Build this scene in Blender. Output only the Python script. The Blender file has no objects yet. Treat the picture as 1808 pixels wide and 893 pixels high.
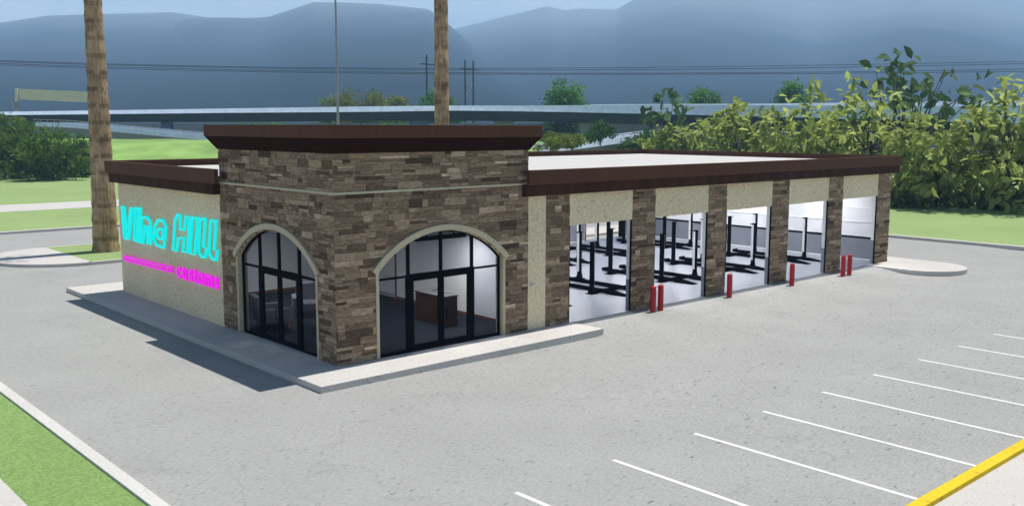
import bpy, math, random
import numpy as np
from mathutils import Vector, Matrix
PI = math.pi
rng = random.Random(11)
S = bpy.context.scene
col = S.collection

# ------------------------------------------------------------------ camera frame
FPX = 1672.54
CAM = np.array([-14.074, -22.996, 7.0])
FW = np.array([0.66489148, 0.73521129, -0.13184714])
RT = np.array([0.74190138, -0.67050459, 0.00243739])
UP = np.array([0.08661212, 0.09943817, 0.99126706])

def P(u, v, d):
    """world point seen at pixel (u,v) of the 1808x893 photo at depth d metres"""
    r = FW + RT * (u - 904) / FPX - UP * (v - 446.5) / FPX
    p = CAM + r * d
    return (float(p[0]), float(p[1]), float(p[2]))

def ground_at(u, d, z=0.0):
    p = P(u, 224, d)
    return (p[0], p[1], z)

# ------------------------------------------------------------------ helpers
def link(o, parent=None):
    col.objects.link(o)
    if parent is not None:
        o.parent = parent
    return o

def tag(o, label=None, cat=None, group=None, kind=None):
    if label: o['label'] = label
    if cat: o['category'] = cat
    if group: o['group'] = group
    if kind: o['kind'] = kind
    return o

def empty(name, loc=(0, 0, 0), rz=0.0, label=None, cat=None, group=None):
    o = bpy.data.objects.new(name, None)
    o.empty_display_size = 0.2
    o.location = loc
    o.rotation_euler = (0, 0, rz)
    link(o)
    return tag(o, label, cat, group)

class MB:
    """mesh builder: collects shapes, builds ONE mesh object"""
    def __init__(s):
        s.v = []; s.f = []; s.t = []; s.tone = 0.5
    def add(s, verts, faces):
        b = len(s.v)
        s.v.extend([tuple(map(float, p)) for p in verts])
        s.f.extend([tuple(i + b for i in f) for f in faces])
        s.t.extend([s.tone] * len(faces))
        return s
    def box(s, a, b):
        x0, y0, z0 = a; x1, y1, z1 = b
        x0, x1 = min(x0, x1), max(x0, x1); y0, y1 = min(y0, y1), max(y0, y1); z0, z1 = min(z0, z1), max(z0, z1)
        return s.add([(x0,y0,z0),(x1,y0,z0),(x1,y1,z0),(x0,y1,z0),(x0,y0,z1),(x1,y0,z1),(x1,y1,z1),(x0,y1,z1)],
                     [(0,3,2,1),(4,5,6,7),(0,1,5,4),(1,2,6,5),(2,3,7,6),(3,0,4,7)])
    def prism(s, pts, z0, z1):
        """closed polygon (ccw in xy) extruded in z; z0/z1 numbers or lists"""
        n = len(pts)
        Z0 = z0 if isinstance(z0, (list, tuple)) else [z0] * n
        Z1 = z1 if isinstance(z1, (list, tuple)) else [z1] * n
        v = [(p[0], p[1], Z0[i]) for i, p in enumerate(pts)] + [(p[0], p[1], Z1[i]) for i, p in enumerate(pts)]
        f = [tuple(range(n - 1, -1, -1)), tuple(range(n, 2 * n))]
        f += [(i, (i + 1) % n, (i + 1) % n + n, i + n) for i in range(n)]
        return s.add(v, f)
    def tube(s, pts, rad, n=8, caps=True):
        pts = [Vector(p) for p in pts]
        m = len(pts)
        R = rad if isinstance(rad, (list, tuple)) else [rad] * m
        rings = []
        prev = None
        for i, p in enumerate(pts):
            d = (pts[min(i + 1, m - 1)] - pts[max(i - 1, 0)])
            if d.length < 1e-9: d = Vector((0, 0, 1))
            d.normalize()
            if prev is None:
                a = Vector((1, 0, 0)) if abs(d.x) < 0.8 else Vector((0, 1, 0))
            else:
                a = prev
            x = (a - d * a.dot(d)).normalized(); prev = x
            y = d.cross(x)
            rings.append([p + (x * math.cos(2*PI*k/n) + y * math.sin(2*PI*k/n)) * R[i] for k in range(n)])
        v = [q for r in rings for q in r]
        f = []
        for i in range(m - 1):
            for k in range(n):
                f.append((i*n+k, i*n+(k+1) % n, (i+1)*n+(k+1) % n, (i+1)*n+k))
        if caps:
            f.append(tuple(range(n - 1, -1, -1))); f.append(tuple((m-1)*n + k for k in range(n)))
        return s.add(v, f)
    def ribbon(s, path, sect):
        """sweep closed section (list of (side, up)) along a path of points, upright"""
        m = len(path); n = 0
        v = []
        for i, p in enumerate(path):
            a = Vector(path[max(i-1, 0)]); b = Vector(path[min(i+1, m-1)])
            d = b - a; d.z = 0; d.normalize()
            sd = Vector((d.y, -d.x, 0))
            sc = sect(i) if callable(sect) else sect
            for (q, w) in sc:
                v.append(Vector(p) + sd * q + Vector((0, 0, w)))
            n = len(sc)
        f = []
        for i in range(m - 1):
            for k in range(n):
                f.append((i*n+k, i*n+(k+1) % n, (i+1)*n+(k+1) % n, (i+1)*n+k))
        f.append(tuple(range(n - 1, -1, -1))); f.append(tuple((m-1)*n + k for k in range(n)))
        return s.add(v, f)
    def build(s, name, mat, parent=None, smooth=False, bevel=0.0, tones=False):
        me = bpy.data.meshes.new(name)
        me.from_pydata(s.v, [], s.f)
        if tones:
            at = me.attributes.new('tone', 'FLOAT', 'FACE')
            at.data.foreach_set('value', np.array(s.t, dtype=np.float32))
        me.update()
        import bmesh
        bm = bmesh.new(); bm.from_mesh(me)
        bmesh.ops.recalc_face_normals(bm, faces=bm.faces)
        bm.to_mesh(me); bm.free()
        if mat: me.materials.append(mat)
        if smooth:
            me.polygons.foreach_set('use_smooth', [True] * len(me.polygons))
        o = bpy.data.objects.new(name, me)
        link(o, parent)
        if bevel:
            m = o.modifiers.new('bevel', 'BEVEL'); m.width = bevel; m.segments = 2; m.limit_method = 'ANGLE'
        return o

def copy_tree(o, parent=None):
    c = o.copy(); col.objects.link(c)
    if parent is not None: c.parent = parent
    for ch in list(o.children):
        copy_tree(ch, c)
    return c

# ------------------------------------------------------------------ materials
def newmat(name):
    m = bpy.data.materials.new(name); m.use_nodes = True
    nt = m.node_tree; b = nt.nodes['Principled BSDF']
    return m, nt, b

def N(nt, t, **kw):
    n = nt.nodes.new(t)
    for k, v in kw.items(): setattr(n, k, v)
    return n

def ramp(nt, stops):
    r = N(nt, 'ShaderNodeValToRGB')
    el = r.color_ramp.elements
    while len(el) < len(stops): el.new(0.5)
    for e, (p, c) in zip(el, stops):
        e.position = p; e.color = (c[0], c[1], c[2], 1)
    return r

def coords(nt, scale=(1, 1, 1), rot=(0, 0, 0)):
    t = N(nt, 'ShaderNodeTexCoord'); mp = N(nt, 'ShaderNodeMapping')
    mp.inputs['Scale'].default_value = scale; mp.inputs['Rotation'].default_value = rot
    nt.links.new(t.outputs['Object'], mp.inputs['Vector'])
    return mp.outputs['Vector']

def noise(nt, vec, scale, detail=4, rough=0.55):
    n = N(nt, 'ShaderNodeTexNoise')
    n.inputs['Scale'].default_value = scale; n.inputs['Detail'].default_value = detail
    n.inputs['Roughness'].default_value = rough
    nt.links.new(vec, n.inputs['Vector'])
    return n.outputs['Fac']

def mixc(nt, fac, a, b, mode='MIX'):
    m = N(nt, 'ShaderNodeMix', data_type='RGBA', blend_type=mode)
    for sock, val in ((m.inputs[0], fac), (m.inputs[6], a), (m.inputs[7], b)):
        if isinstance(val, bpy.types.NodeSocket): nt.links.new(val, sock)
        elif isinstance(val, (int, float)): sock.default_value = val
        else: sock.default_value = (val[0], val[1], val[2], 1)
    return m.outputs[2]

def bump(nt, b, h, strength=0.3, dist=0.01):
    bp = N(nt, 'ShaderNodeBump'); bp.inputs['Strength'].default_value = strength; bp.inputs['Distance'].default_value = dist
    nt.links.new(h, bp.inputs['Height']); nt.links.new(bp.outputs['Normal'], b.inputs['Normal'])

def plain(name, c, rough=0.6, metal=0.0, var=0.12, sc=3.0, spec=0.4):
    m, nt, b = newmat(name)
    v = coords(nt)
    f = noise(nt, v, sc)
    lo = tuple(x * (1 - var) for x in c); hi = tuple(min(1, x * (1 + var)) for x in c)
    r = ramp(nt, [(0.3, lo), (0.7, hi)])
    nt.links.new(f, r.inputs[0]); nt.links.new(r.outputs[0], b.inputs['Base Color'])
    b.inputs['Roughness'].default_value = rough; b.inputs['Metallic'].default_value = metal
    b.inputs['Specular IOR Level'].default_value = spec
    return m

def speckled(name, c, dark, amount, spk_scale, stretch=(1, 1, 1), rough=0.9, big=0.08, rot=0.0, fine=0.08, bump_s=0.15, thr=0.39):
    """weathered mineral surface: soft large patches, fine grain and small dark pits"""
    m, nt, b = newmat(name)
    v = coords(nt, stretch, (0, 0, rot)); v0 = coords(nt)
    f1 = noise(nt, v0, 0.35, 5); f2 = noise(nt, v, spk_scale * 2.2, 3); f3 = noise(nt, v, spk_scale, 4, 0.65)
    r1 = ramp(nt, [(0.3, tuple(x * (1 - big) for x in c)), (0.7, tuple(min(1, x * (1 + big)) for x in c))])
    nt.links.new(f1, r1.inputs[0])
    r2 = ramp(nt, [(0.35, (1 - fine,) * 3), (0.65, (1 + fine,) * 3)])
    nt.links.new(f2, r2.inputs[0])
    c1 = mixc(nt, 1.0, r1.outputs[0], r2.outputs[0], 'MULTIPLY')
    r3 = ramp(nt, [(0.0, (amount,) * 3), (0.30, (amount,) * 3), (thr, (0, 0, 0)), (1, (0, 0, 0))])
    nt.links.new(f3, r3.inputs[0])
    c2 = mixc(nt, r3.outputs[0], c1, dark)
    nt.links.new(c2, b.inputs['Base Color'])
    b.inputs['Roughness'].default_value = rough
    b.inputs['Specular IOR Level'].default_value = 0.2
    bump(nt, b, f2, bump_s, 0.01)
    return m

M = {}
M['lot'] = speckled('lot_concrete', (0.313, 0.316, 0.303), (0.10, 0.102, 0.10), 0.9, 7.0, (0.55, 1.6, 1), 0.93, 0.05, math.radians(-25), 0.12)
def add_wear(m):
    nt = m.node_tree; b = nt.nodes['Principled BSDF']
    old = b.inputs['Base Color'].links[0].from_socket
    v = coords(nt)
    f = noise(nt, v, 0.9, 5, 0.6)
    r = ramp(nt, [(0.0, (0.3, 0.3, 0.3)), (0.22, (0.2, 0.2, 0.2)), (0.31, (0, 0, 0)), (1, (0, 0, 0))]); nt.links.new(f, r.inputs[0])
    c = mixc(nt, r.outputs[0], old, (0.17, 0.172, 0.17))
    wv = N(nt, 'ShaderNodeTexVoronoi', feature='DISTANCE_TO_EDGE'); wv.inputs['Scale'].default_value = 0.11
    # warp the crack lines
    ad = N(nt, 'ShaderNodeMix', data_type='VECTOR'); ad.inputs[0].default_value = 0.16
    nn = N(nt, 'ShaderNodeTexNoise'); nn.inputs['Scale'].default_value = 0.5; nn.inputs['Detail'].default_value = 6
    nt.links.new(v, nn.inputs['Vector'])
    ml = N(nt, 'ShaderNodeVectorMath', operation='MULTIPLY_ADD'); ml.inputs[1].default_value = (4, 4, 4)
    nt.links.new(nn.outputs['Color'], ml.inputs[0]); nt.links.new(v, ml.inputs[2])
    nt.links.new(ml.outputs[0], wv.inputs['Vector'])
    r2 = ramp(nt, [(0.0, (0.26, 0.26, 0.26)), (0.0022, (0.15, 0.15, 0.15)), (0.0045, (0, 0, 0)), (1, (0, 0, 0))]); nt.links.new(wv.outputs['Distance'], r2.inputs[0])
    c2 = mixc(nt, r2.outputs[0], c, (0.13, 0.13, 0.13))
    nt.links.new(c2, b.inputs['Base Color'])
add_wear(M['lot'])
M['pave'] = speckled('pavement_concrete', (0.50, 0.48, 0.455), (0.25, 0.235, 0.22), 0.75, 8.0, (1, 1, 1), 0.9, 0.05)
M['kerb'] = speckled('kerb_concrete', (0.54, 0.525, 0.50), (0.22, 0.21, 0.2), 0.5, 6.0, (1, 1, 1), 0.9, 0.06)
M['stucco'] = speckled('cream_stucco', (0.77, 0.645, 0.435), (0.36, 0.31, 0.22), 0.75, 4.4, (1, 1, 1), 0.95, 0.08, 0, 0.12, 0.5, 0.42)
M['trim'] = speckled('stone_trim', (0.56, 0.48, 0.335), (0.2, 0.18, 0.13), 0.7, 8.0, (1, 1, 1), 0.9, 0.06)
M['roof'] = plain('roof_membrane', (0.50, 0.48, 0.46), 0.85, 0, 0.05, 0.8)
M['white'] = plain('white_paint', (0.70, 0.71, 0.73), 0.55, 0, 0.04, 1.5)
M['grey'] = plain('grey_wall_paint', (0.20, 0.215, 0.25), 0.5, 0, 0.08, 1.0)
M['black'] = plain('black_metal', (0.003, 0.003, 0.0035), 0.7, 0.0, 0.2, 4, 0.02)
M['liftblack'] = plain('lift_black_steel', (0.003, 0.0035, 0.005), 0.8, 0.0, 0.25, 4, 0.0)
M['line'] = speckled('line_paint', (0.72, 0.72, 0.71), (0.42, 0.42, 0.42), 0.8, 5.0, (1, 1, 1), 0.7, 0.05)
M['gloss_white'] = plain('gloss_white', (0.93, 0.93, 0.93), 0.3, 0, 0.01, 6)
M['yellow'] = speckled('yellow_kerb_paint', (0.66, 0.47, 0.012), (0.3, 0.22, 0.04), 0.7, 5.0, (1, 1, 1), 0.7, 0.08)
M['red'] = plain('red_bollard_paint', (0.42, 0.004, 0.008), 0.45, 0, 0.1, 5)
M['carpet'] = speckled('navy_carpet', (0.008, 0.014, 0.026), (0.005, 0.008, 0.016), 0.5, 30.0, (1, 1, 1), 0.95, 0.1)
M['epoxy'] = plain('epoxy_floor', (0.34, 0.362, 0.41), 0.35, 0, 0.05, 0.7)
M['desk'] = plain('desk_walnut', (0.060, 0.017, 0.008), 0.5, 0, 0.25, 6, 0.1)
M['desktop'] = plain('desk_granite', (0.10, 0.105, 0.11), 0.25, 0, 0.25, 30)
M['woodtrim'] = plain('wood_trim', (0.12, 0.045, 0.022), 0.5, 0, 0.2, 8)
M['chair'] = plain('chair_fabric', (0.12, 0.125, 0.15), 0.9, 0, 0.08, 12)
M['chairwood'] = plain('chair_beech', (0.42, 0.15, 0.07), 0.5, 0, 0.15, 12)
M['concrete'] = speckled('bridge_concrete', (0.30, 0.31, 0.34), (0.16, 0.16, 0.18), 0.4, 0.5, (1, 1, 1), 0.9, 0.1)
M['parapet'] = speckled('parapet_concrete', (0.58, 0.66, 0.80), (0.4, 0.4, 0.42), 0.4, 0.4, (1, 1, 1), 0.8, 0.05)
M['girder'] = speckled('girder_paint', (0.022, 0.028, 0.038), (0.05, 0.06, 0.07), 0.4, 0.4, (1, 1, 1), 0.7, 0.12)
M['bluepier'] = plain('blue_pier', (0.10, 0.16, 0.36), 0.7, 0, 0.12, 0.4)  # plain blue base colour for two of the overpass piers
M['retain'] = speckled('retaining_concrete', (0.24, 0.24, 0.28), (0.2, 0.2, 0.23), 0.4, 0.3, (1, 1, 1), 0.9, 0.1)
M['asphalt'] = plain('road_asphalt', (0.20, 0.19, 0.18), 0.9, 0, 0.1, 0.5)
M['signtan'] = plain('sign_back_tan', (0.72, 0.64, 0.43), 0.6, 0, 0.05, 0.6)
M['galv'] = plain('galvanised_steel', (0.28, 0.28, 0.30), 0.5, 0.3, 0.1, 2)
M['polewood'] = plain('creosote_timber', (0.025, 0.022, 0.022), 0.9, 0, 0.2, 2)
M['brace'] = plain('pale_brace_steel', (0.55, 0.52, 0.56), 0.6, 0, 0.05, 2)
M['wire'] = plain('cable_sheath', (0.02, 0.022, 0.028), 0.6, 0, 0.1, 1)

def emit(name, c, e, strength=1.0):
    m, nt, b = newmat(name)
    b.inputs['Base Color'].default_value = (*c, 1)
    b.inputs['Emission Color'].default_value = (*e, 1)
    b.inputs['Emission Strength'].default_value = strength
    b.inputs['Roughness'].default_value = 0.5
    return m
M['cyan'] = emit('cyan_sign_light', (0.0, 0.15, 0.15), (0.0, 1.0, 1.0), 0.62)
M['cyan_edge'] = emit('cyan_sign_shell', (0.0, 0.2, 0.22), (0.0, 0.75, 0.85), 0.42)
M['magenta'] = emit('magenta_sign_light', (0.15, 0.0, 0.15), (1.0, 0.0, 1.0), 0.62)
M['magenta_hi'] = emit('magenta_sign_letter', (0.2, 0.02, 0.2), (1.0, 0.16, 1.0), 0.80)
M['lamp'] = emit('added_lamp_diffuser', (0.8, 0.8, 0.8), (0.96, 0.97, 1.0), 47.0)  # glow of the lamps added in the garage
M['lamp2'] = emit('pendant_diffuser', (0.8, 0.8, 0.8), (1.0, 0.98, 0.96), 80.0)

def fascia_mat():
    m, nt, b = newmat('brown_fascia_metal')
    v = coords(nt, (6, 6, 0.15))
    f = noise(nt, v, 1.0, 3)
    r = ramp(nt, [(0.3, (0.098, 0.044, 0.024)), (0.7, (0.120, 0.056, 0.032))])
    nt.links.new(f, r.inputs[0]); nt.links.new(r.outputs[0], b.inputs['Base Color'])
    b.inputs['Roughness'].default_value = 0.6
    b.inputs['Specular IOR Level'].default_value = 0.05
    return m
M['fascia'] = fascia_mat()
def band_mat():
    m, nt, b = newmat('brown_fluted_band')
    v = coords(nt, (1, 1, 0.02))
    f = noise(nt, v, 2.6, 2)
    r = ramp(nt, [(0.35, (0.046, 0.019, 0.011)), (0.65, (0.070, 0.030, 0.018))])
    nt.links.new(f, r.inputs[0]); nt.links.new(r.outputs[0], b.inputs['Base Color'])
    b.inputs['Roughness'].default_value = 0.65; b.inputs['Specular IOR Level'].default_value = 0.03
    bump(nt, b, f, 0.4, 0.03)
    return m
M['band'] = band_mat()
M['soffit'] = plain('dark_brown_soffit', (0.024, 0.007, 0.003), 0.75, 0, 0.1, 1.0, 0.02)

def stone_mat():
    m, nt, b = newmat('ledger_stone')
    a = N(nt, 'ShaderNodeAttribute', attribute_name='tone')
    r = ramp(nt, [(0.0, (0.085, 0.056, 0.034)), (0.3, (0.215, 0.150, 0.094)), (0.6, (0.345, 0.250, 0.162)),
                  (0.85, (0.49, 0.365, 0.245)), (1.0, (0.68, 0.525, 0.365))])
    nt.links.new(a.outputs['Fac'], r.inputs[0])
    v = coords(nt, (1, 1, 3.2))
    f = noise(nt, v, 5.0, 6, 0.7)
    r2 = ramp(nt, [(0.3, (0.42, 0.40, 0.38)), (0.68, (1.38, 1.38, 1.38))])
    nt.links.new(f, r2.inputs[0])
    c = mixc(nt, 1.0, r.outputs[0], r2.outputs[0], 'MULTIPLY')
    nt.links.new(c, b.inputs['Base Color'])
    b.inputs['Roughness'].default_value = 0.9
    b.inputs['Specular IOR Level'].default_value = 0.2
    bump(nt, b, f, 0.6, 0.02)
    return m
M['stone'] = stone_mat()
M['mortar'] = plain('stone_backing', (0.05, 0.043, 0.035), 0.95, 0, 0.2, 8)

def grass_mat(name, c, big=0.08):
    m, nt, b = newmat(name)
    v = coords(nt)
    f1 = noise(nt, v, 0.12, 5); f2 = noise(nt, v, 14.0, 3, 0.7)
    r1 = ramp(nt, [(0.3, tuple(x * (1 - big) for x in c)), (0.7, tuple(x * (1 + big) for x in c))])
    nt.links.new(f1, r1.inputs[0])
    r2 = ramp(nt, [(0.3, (0.66, 0.68, 0.6)), (0.7, (1.32, 1.28, 1.25))])
    nt.links.new(f2, r2.inputs[0])
    c1 = mixc(nt, 1.0, r1.outputs[0], r2.outputs[0], 'MULTIPLY')
    nt.links.new(c1, b.inputs['Base Color'])
    b.inputs['Roughness'].default_value = 0.95; b.inputs['Specular IOR Level'].default_value = 0.1
    bump(nt, b, f2, 0.4, 0.03)
    return m
M['lawn'] = grass_mat('lawn_grass', (0.25, 0.345, 0.145))
M['verge'] = grass_mat('verge_grass', (0.19, 0.30, 0.105))
M['bank'] = grass_mat('bank_grass', (0.19, 0.31, 0.09), 0.42)
M['earth'] = grass_mat('far_ground', (0.12, 0.15, 0.085), 0.3)

def leaf_mat(name, stops, trans=0.55):
    m, nt, b = newmat(name)
    a = N(nt, 'ShaderNodeAttribute', attribute_name='tone')
    r = ramp(nt, stops)
    nt.links.new(a.outputs['Fac'], r.inputs[0])
    out = nt.nodes['Material Output']
    d = N(nt, 'ShaderNodeBsdfDiffuse'); t = N(nt, 'ShaderNodeBsdfTranslucent'); mx = N(nt, 'ShaderNodeMixShader')
    nt.links.new(r.outputs[0], d.inputs['Color']); nt.links.new(r.outputs[0], t.inputs['Color'])
    mx.inputs[0].default_value = trans
    nt.links.new(d.outputs[0], mx.inputs[1]); nt.links.new(t.outputs[0], mx.inputs[2])
    nt.links.new(mx.outputs[0], out.inputs['Surface'])
    nt.nodes.remove(b)
    return m
M['leaf_lime'] = leaf_mat('lime_leaf', [(0, (0.15, 0.195, 0.04)), (0.5, (0.36, 0.43, 0.11)), (1, (0.56, 0.61, 0.22))])
M['leaf_mid'] = leaf_mat('mid_green_leaf', [(0, (0.11, 0.15, 0.035)), (0.5, (0.29, 0.355, 0.09)), (1, (0.48, 0.53, 0.18))])
M['leaf_dark'] = leaf_mat('dark_green_leaf', [(0, (0.012, 0.036, 0.004)), (0.5, (0.045, 0.11, 0.012)), (1, (0.16, 0.30, 0.03))], 0.25)
M['leaf_bush'] = leaf_mat('bush_leaf', [(0, (0.025, 0.055, 0.008)), (0.5, (0.10, 0.18, 0.03)), (1, (0.27, 0.39, 0.07))], 0.4)
M['leaf_shade'] = leaf_mat('deep_green_leaf', [(0, (0.06, 0.10, 0.05)), (0.5, (0.11, 0.175, 0.08)), (1, (0.18, 0.26, 0.11))], 0.2)
M['leaf_far'] = leaf_mat('far_green_leaf', [(0, (0.02, 0.09, 0.004)), (0.5, (0.08, 0.23, 0.012)), (1, (0.24, 0.42, 0.04))], 0.3)
M['leaf_olive'] = leaf_mat('olive_leaf', [(0, (0.07, 0.11, 0.015)), (0.5, (0.18, 0.23, 0.03)), (1, (0.34, 0.36, 0.07))], 0.3)
M['frond'] = leaf_mat('palm_frond_leaf', [(0, (0.03, 0.06, 0.015)), (1, (0.08, 0.12, 0.03))], 0.2)
M['bark'] = plain('bark', (0.06, 0.045, 0.03), 0.95, 0, 0.3, 5)

def palm_bark():
    m, nt, b = newmat('palm_bark')
    v = coords(nt, (5, 5, 0.45)); v2 = coords(nt, (1, 1, 1)); v3 = coords(nt, (0.7, 0.7, 1.0))
    f = noise(nt, v, 2.2, 5, 0.65); f2 = noise(nt, v2, 1.4, 4, 0.6); f3 = noise(nt, v3, 0.9, 3)
    r = ramp(nt, [(0.25, (0.22, 0.15, 0.082)), (0.5, (0.42, 0.30, 0.175)), (0.8, (0.62, 0.46, 0.285))])
    nt.links.new(f, r.inputs[0])
    r2 = ramp(nt, [(0.3, (0.5, 0.48, 0.46)), (0.62, (1.15, 1.12, 1.1))])
    nt.links.new(f2, r2.inputs[0])
    c = mixc(nt, 1.0, r.outputs[0], r2.outputs[0], 'MULTIPLY')
    a = N(nt, 'ShaderNodeAttribute', attribute_name='tone')
    r3 = ramp(nt, [(0.0, (0.33, 0.3, 0.28)), (0.5, (1, 1, 1))])
    nt.links.new(a.outputs['Fac'], r3.inputs[0])
    c2 = mixc(nt, f3, c, mixc(nt, 1.0, c, r3.outputs[0], 'MULTIPLY'))
    nt.links.new(c2, b.inputs['Base Color'])
    b.inputs['Roughness'].default_value = 0.95; b.inputs['Specular IOR Level'].default_value = 0.1
    bump(nt, b, f, 0.7, 0.05)
    return m
M['palm'] = palm_bark()

def glass_mat(name, tint, refl):
    m, nt, b = newmat(name)
    out = nt.nodes['Material Output']
    t = N(nt, 'ShaderNodeBsdfTransparent'); g = N(nt, 'ShaderNodeBsdfGlossy'); mx = N(nt, 'ShaderNodeMixShader')
    t.inputs['Color'].default_value = (*tint, 1); g.inputs['Roughness'].default_value = 0.02
    g.inputs['Color'].default_value = (0.9, 0.93, 1, 1)
    lw = N(nt, 'ShaderNodeLayerWeight'); lw.inputs['Blend'].default_value = 0.5
    pw = N(nt, 'ShaderNodeMath', operation='POWER'); pw.inputs[1].default_value = 4.0
    ml = N(nt, 'ShaderNodeMath', operation='MULTIPLY_ADD'); ml.inputs[1].default_value = 0.05; ml.inputs[2].default_value = refl
    nt.links.new(lw.outputs['Facing'], pw.inputs[0]); nt.links.new(pw.outputs[0], ml.inputs[0])
    nt.links.new(ml.outputs[0], mx.inputs[0])
    nt.links.new(t.outputs[0], mx.inputs[1]); nt.links.new(g.outputs[0], mx.inputs[2])
    nt.links.new(mx.outputs[0], out.inputs['Surface']); nt.nodes.remove(b)
    return m
M['glass_tint'] = glass_mat('tinted_glass', (0.80, 0.82, 0.86), 0.006)
M['glass_clear'] = glass_mat('clear_glass', (0.95, 0.96, 0.96), 0.005)

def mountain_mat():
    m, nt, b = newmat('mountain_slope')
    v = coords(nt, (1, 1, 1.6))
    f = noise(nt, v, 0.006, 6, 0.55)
    # haze paling painted into the base colour: dark low down, paler with height
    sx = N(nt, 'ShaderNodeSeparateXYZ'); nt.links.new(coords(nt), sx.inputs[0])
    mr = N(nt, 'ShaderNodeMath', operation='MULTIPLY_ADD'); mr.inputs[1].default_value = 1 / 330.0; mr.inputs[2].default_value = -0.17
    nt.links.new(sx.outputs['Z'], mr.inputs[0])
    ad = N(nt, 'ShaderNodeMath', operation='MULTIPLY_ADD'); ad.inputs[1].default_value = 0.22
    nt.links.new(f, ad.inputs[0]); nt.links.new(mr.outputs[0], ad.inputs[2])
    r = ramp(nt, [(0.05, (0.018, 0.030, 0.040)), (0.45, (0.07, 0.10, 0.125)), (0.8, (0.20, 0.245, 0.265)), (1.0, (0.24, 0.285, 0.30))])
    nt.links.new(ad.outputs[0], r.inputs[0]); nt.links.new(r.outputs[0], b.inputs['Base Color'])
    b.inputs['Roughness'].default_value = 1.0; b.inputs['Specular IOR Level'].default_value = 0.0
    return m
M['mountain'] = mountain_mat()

# ------------------------------------------------------------------ ground
def sm(a, b, x):
    t = min(1, max(0, (x - a) / (b - a))); return t * t * (3 - 2 * t)
FLOOR = 0.15
def gz(x, y):
    """height of the lot: nearly level, rising as an apron to the bay doors"""
    z = -0.06 * sm(0, 9, x) * (1 - sm(-2.0, 0.2, y))
    if 8.5 < x < 34.5:
        z += (FLOOR - 0.012 - z) * sm(-2.4, -0.05, y) * sm(9.2, 9.6, x) * (1 - sm(33.5, 34.4, x)) if y < 0.4 else 0
    return z

def lot():
    xs = sorted(set([-7.6, 44.75] + [-7 + i for i in range(0, 52)] + [9.2, 9.3, 9.4, 9.5, 9.6, 33.5, 33.8, 34.1, 34.4]))
    ys = sorted(set([-15.45, 44.5, -0.05, 0.2, 0.39] + [-15 + i for i in range(0, 60)] + [-2.4 + 0.2 * k for k in range(12)]))
    v = [(x, y, gz(x, y)) for y in ys for x in xs]
    nx = len(xs)
    f = [(j*nx+i, j*nx+i+1, (j+1)*nx+i+1, (j+1)*nx+i) for j in range(len(ys)-1) for i in range(nx-1)]
    b = MB(); b.add(v, f)
    return tag(b.build('parking_lot', M['lot'], smooth=True), kind='structure')
LOT = lot()
for k in range(13):
    x = -2.24 - 2.76 + 2.76 * k
    b = MB()
    w = 0.055; n = 6
    ys = [-15.35 + (15.35 - 10.0 - 0.038 * k) * i / n for i in range(n + 1)]
    v = []
    for y in ys: v += [(x - w, y, gz(x, y) + 0.005), (x + w, y, gz(x, y) + 0.005)]
    b.add(v, [(2*i, 2*i+1, 2*i+3, 2*i+2) for i in range(n)])
    b.build('parking_line', M['line'], LOT)

# base ground sheet to the horizon
b = MB(); b.add([(-1800, -1800, -0.35), (4200, -1800, -0.35), (4200, 4200, -0.35), (-1800, 4200, -0.35)], [(0, 1, 2, 3)])
tag(b.build('ground', M['earth']), kind='structure')

# left verge: kerb, grass strip, pavement
b = MB(); b.box((-7.87, -15.8, -0.3), (-7.60, 60, 0.15))
tag(b.build('kerb', M['kerb'], bevel=0.008), kind='structure')
b = MB(); b.box((-9.52, -40, -0.3), (-7.87, 60, 0.095))
tag(b.build('verge', M['verge']), kind='structure')
b = MB(); b.box((-13.5, -40, -0.3), (-9.52, 60, 0.115))
tag(b.build('pavement', M['pave'], bevel=0.01), kind='structure')
b = MB(); b.box((-60, -60, -0.3), (-13.5, 60, 0.0))
tag(b.build('road', M['asphalt']), kind='structure')
# yellow kerb and footway in front
b = MB(); b.box((-7.60, -15.72, -0.3), (46, -15.47, 0.10))
tag(b.build('kerb', M['yellow'], bevel=0.008), kind='structure')
b = MB(); b.box((-7.60, -21, -0.3), (46, -15.72, 0.0))
tag(b.build('footway', M['pave']), kind='structure')
# far kerb, lawns and footpath
b = MB()
b.prism([(44.6, -15.47), (45.0, -15.47), (45.0, 44.75), (-90, 44.75), (-90, 44.35), (44.6, 44.35)], -0.3, 0.17)
tag(b.build('kerb', M['kerb'], bevel=0.008), kind='structure')
b = MB()
b.prism([(45.0, -60), (150, -60), (150, 60.2), (-90, 60.2), (-90, 44.75), (45.0, 44.75)], -0.3, 0.15)
tag(b.build('lawn', M['lawn']), kind='structure')
b = MB(); b.box((-90, 60.2, -0.3), (150, 67.6, 0.165))
tag(b.build('footpath', M['pave']), kind='structure')
b = MB(); b.box((-90, 67.6, -0.3), (150, 112, 0.15))
tag(b.build('lawn', M['lawn']), kind='structure')

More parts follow.
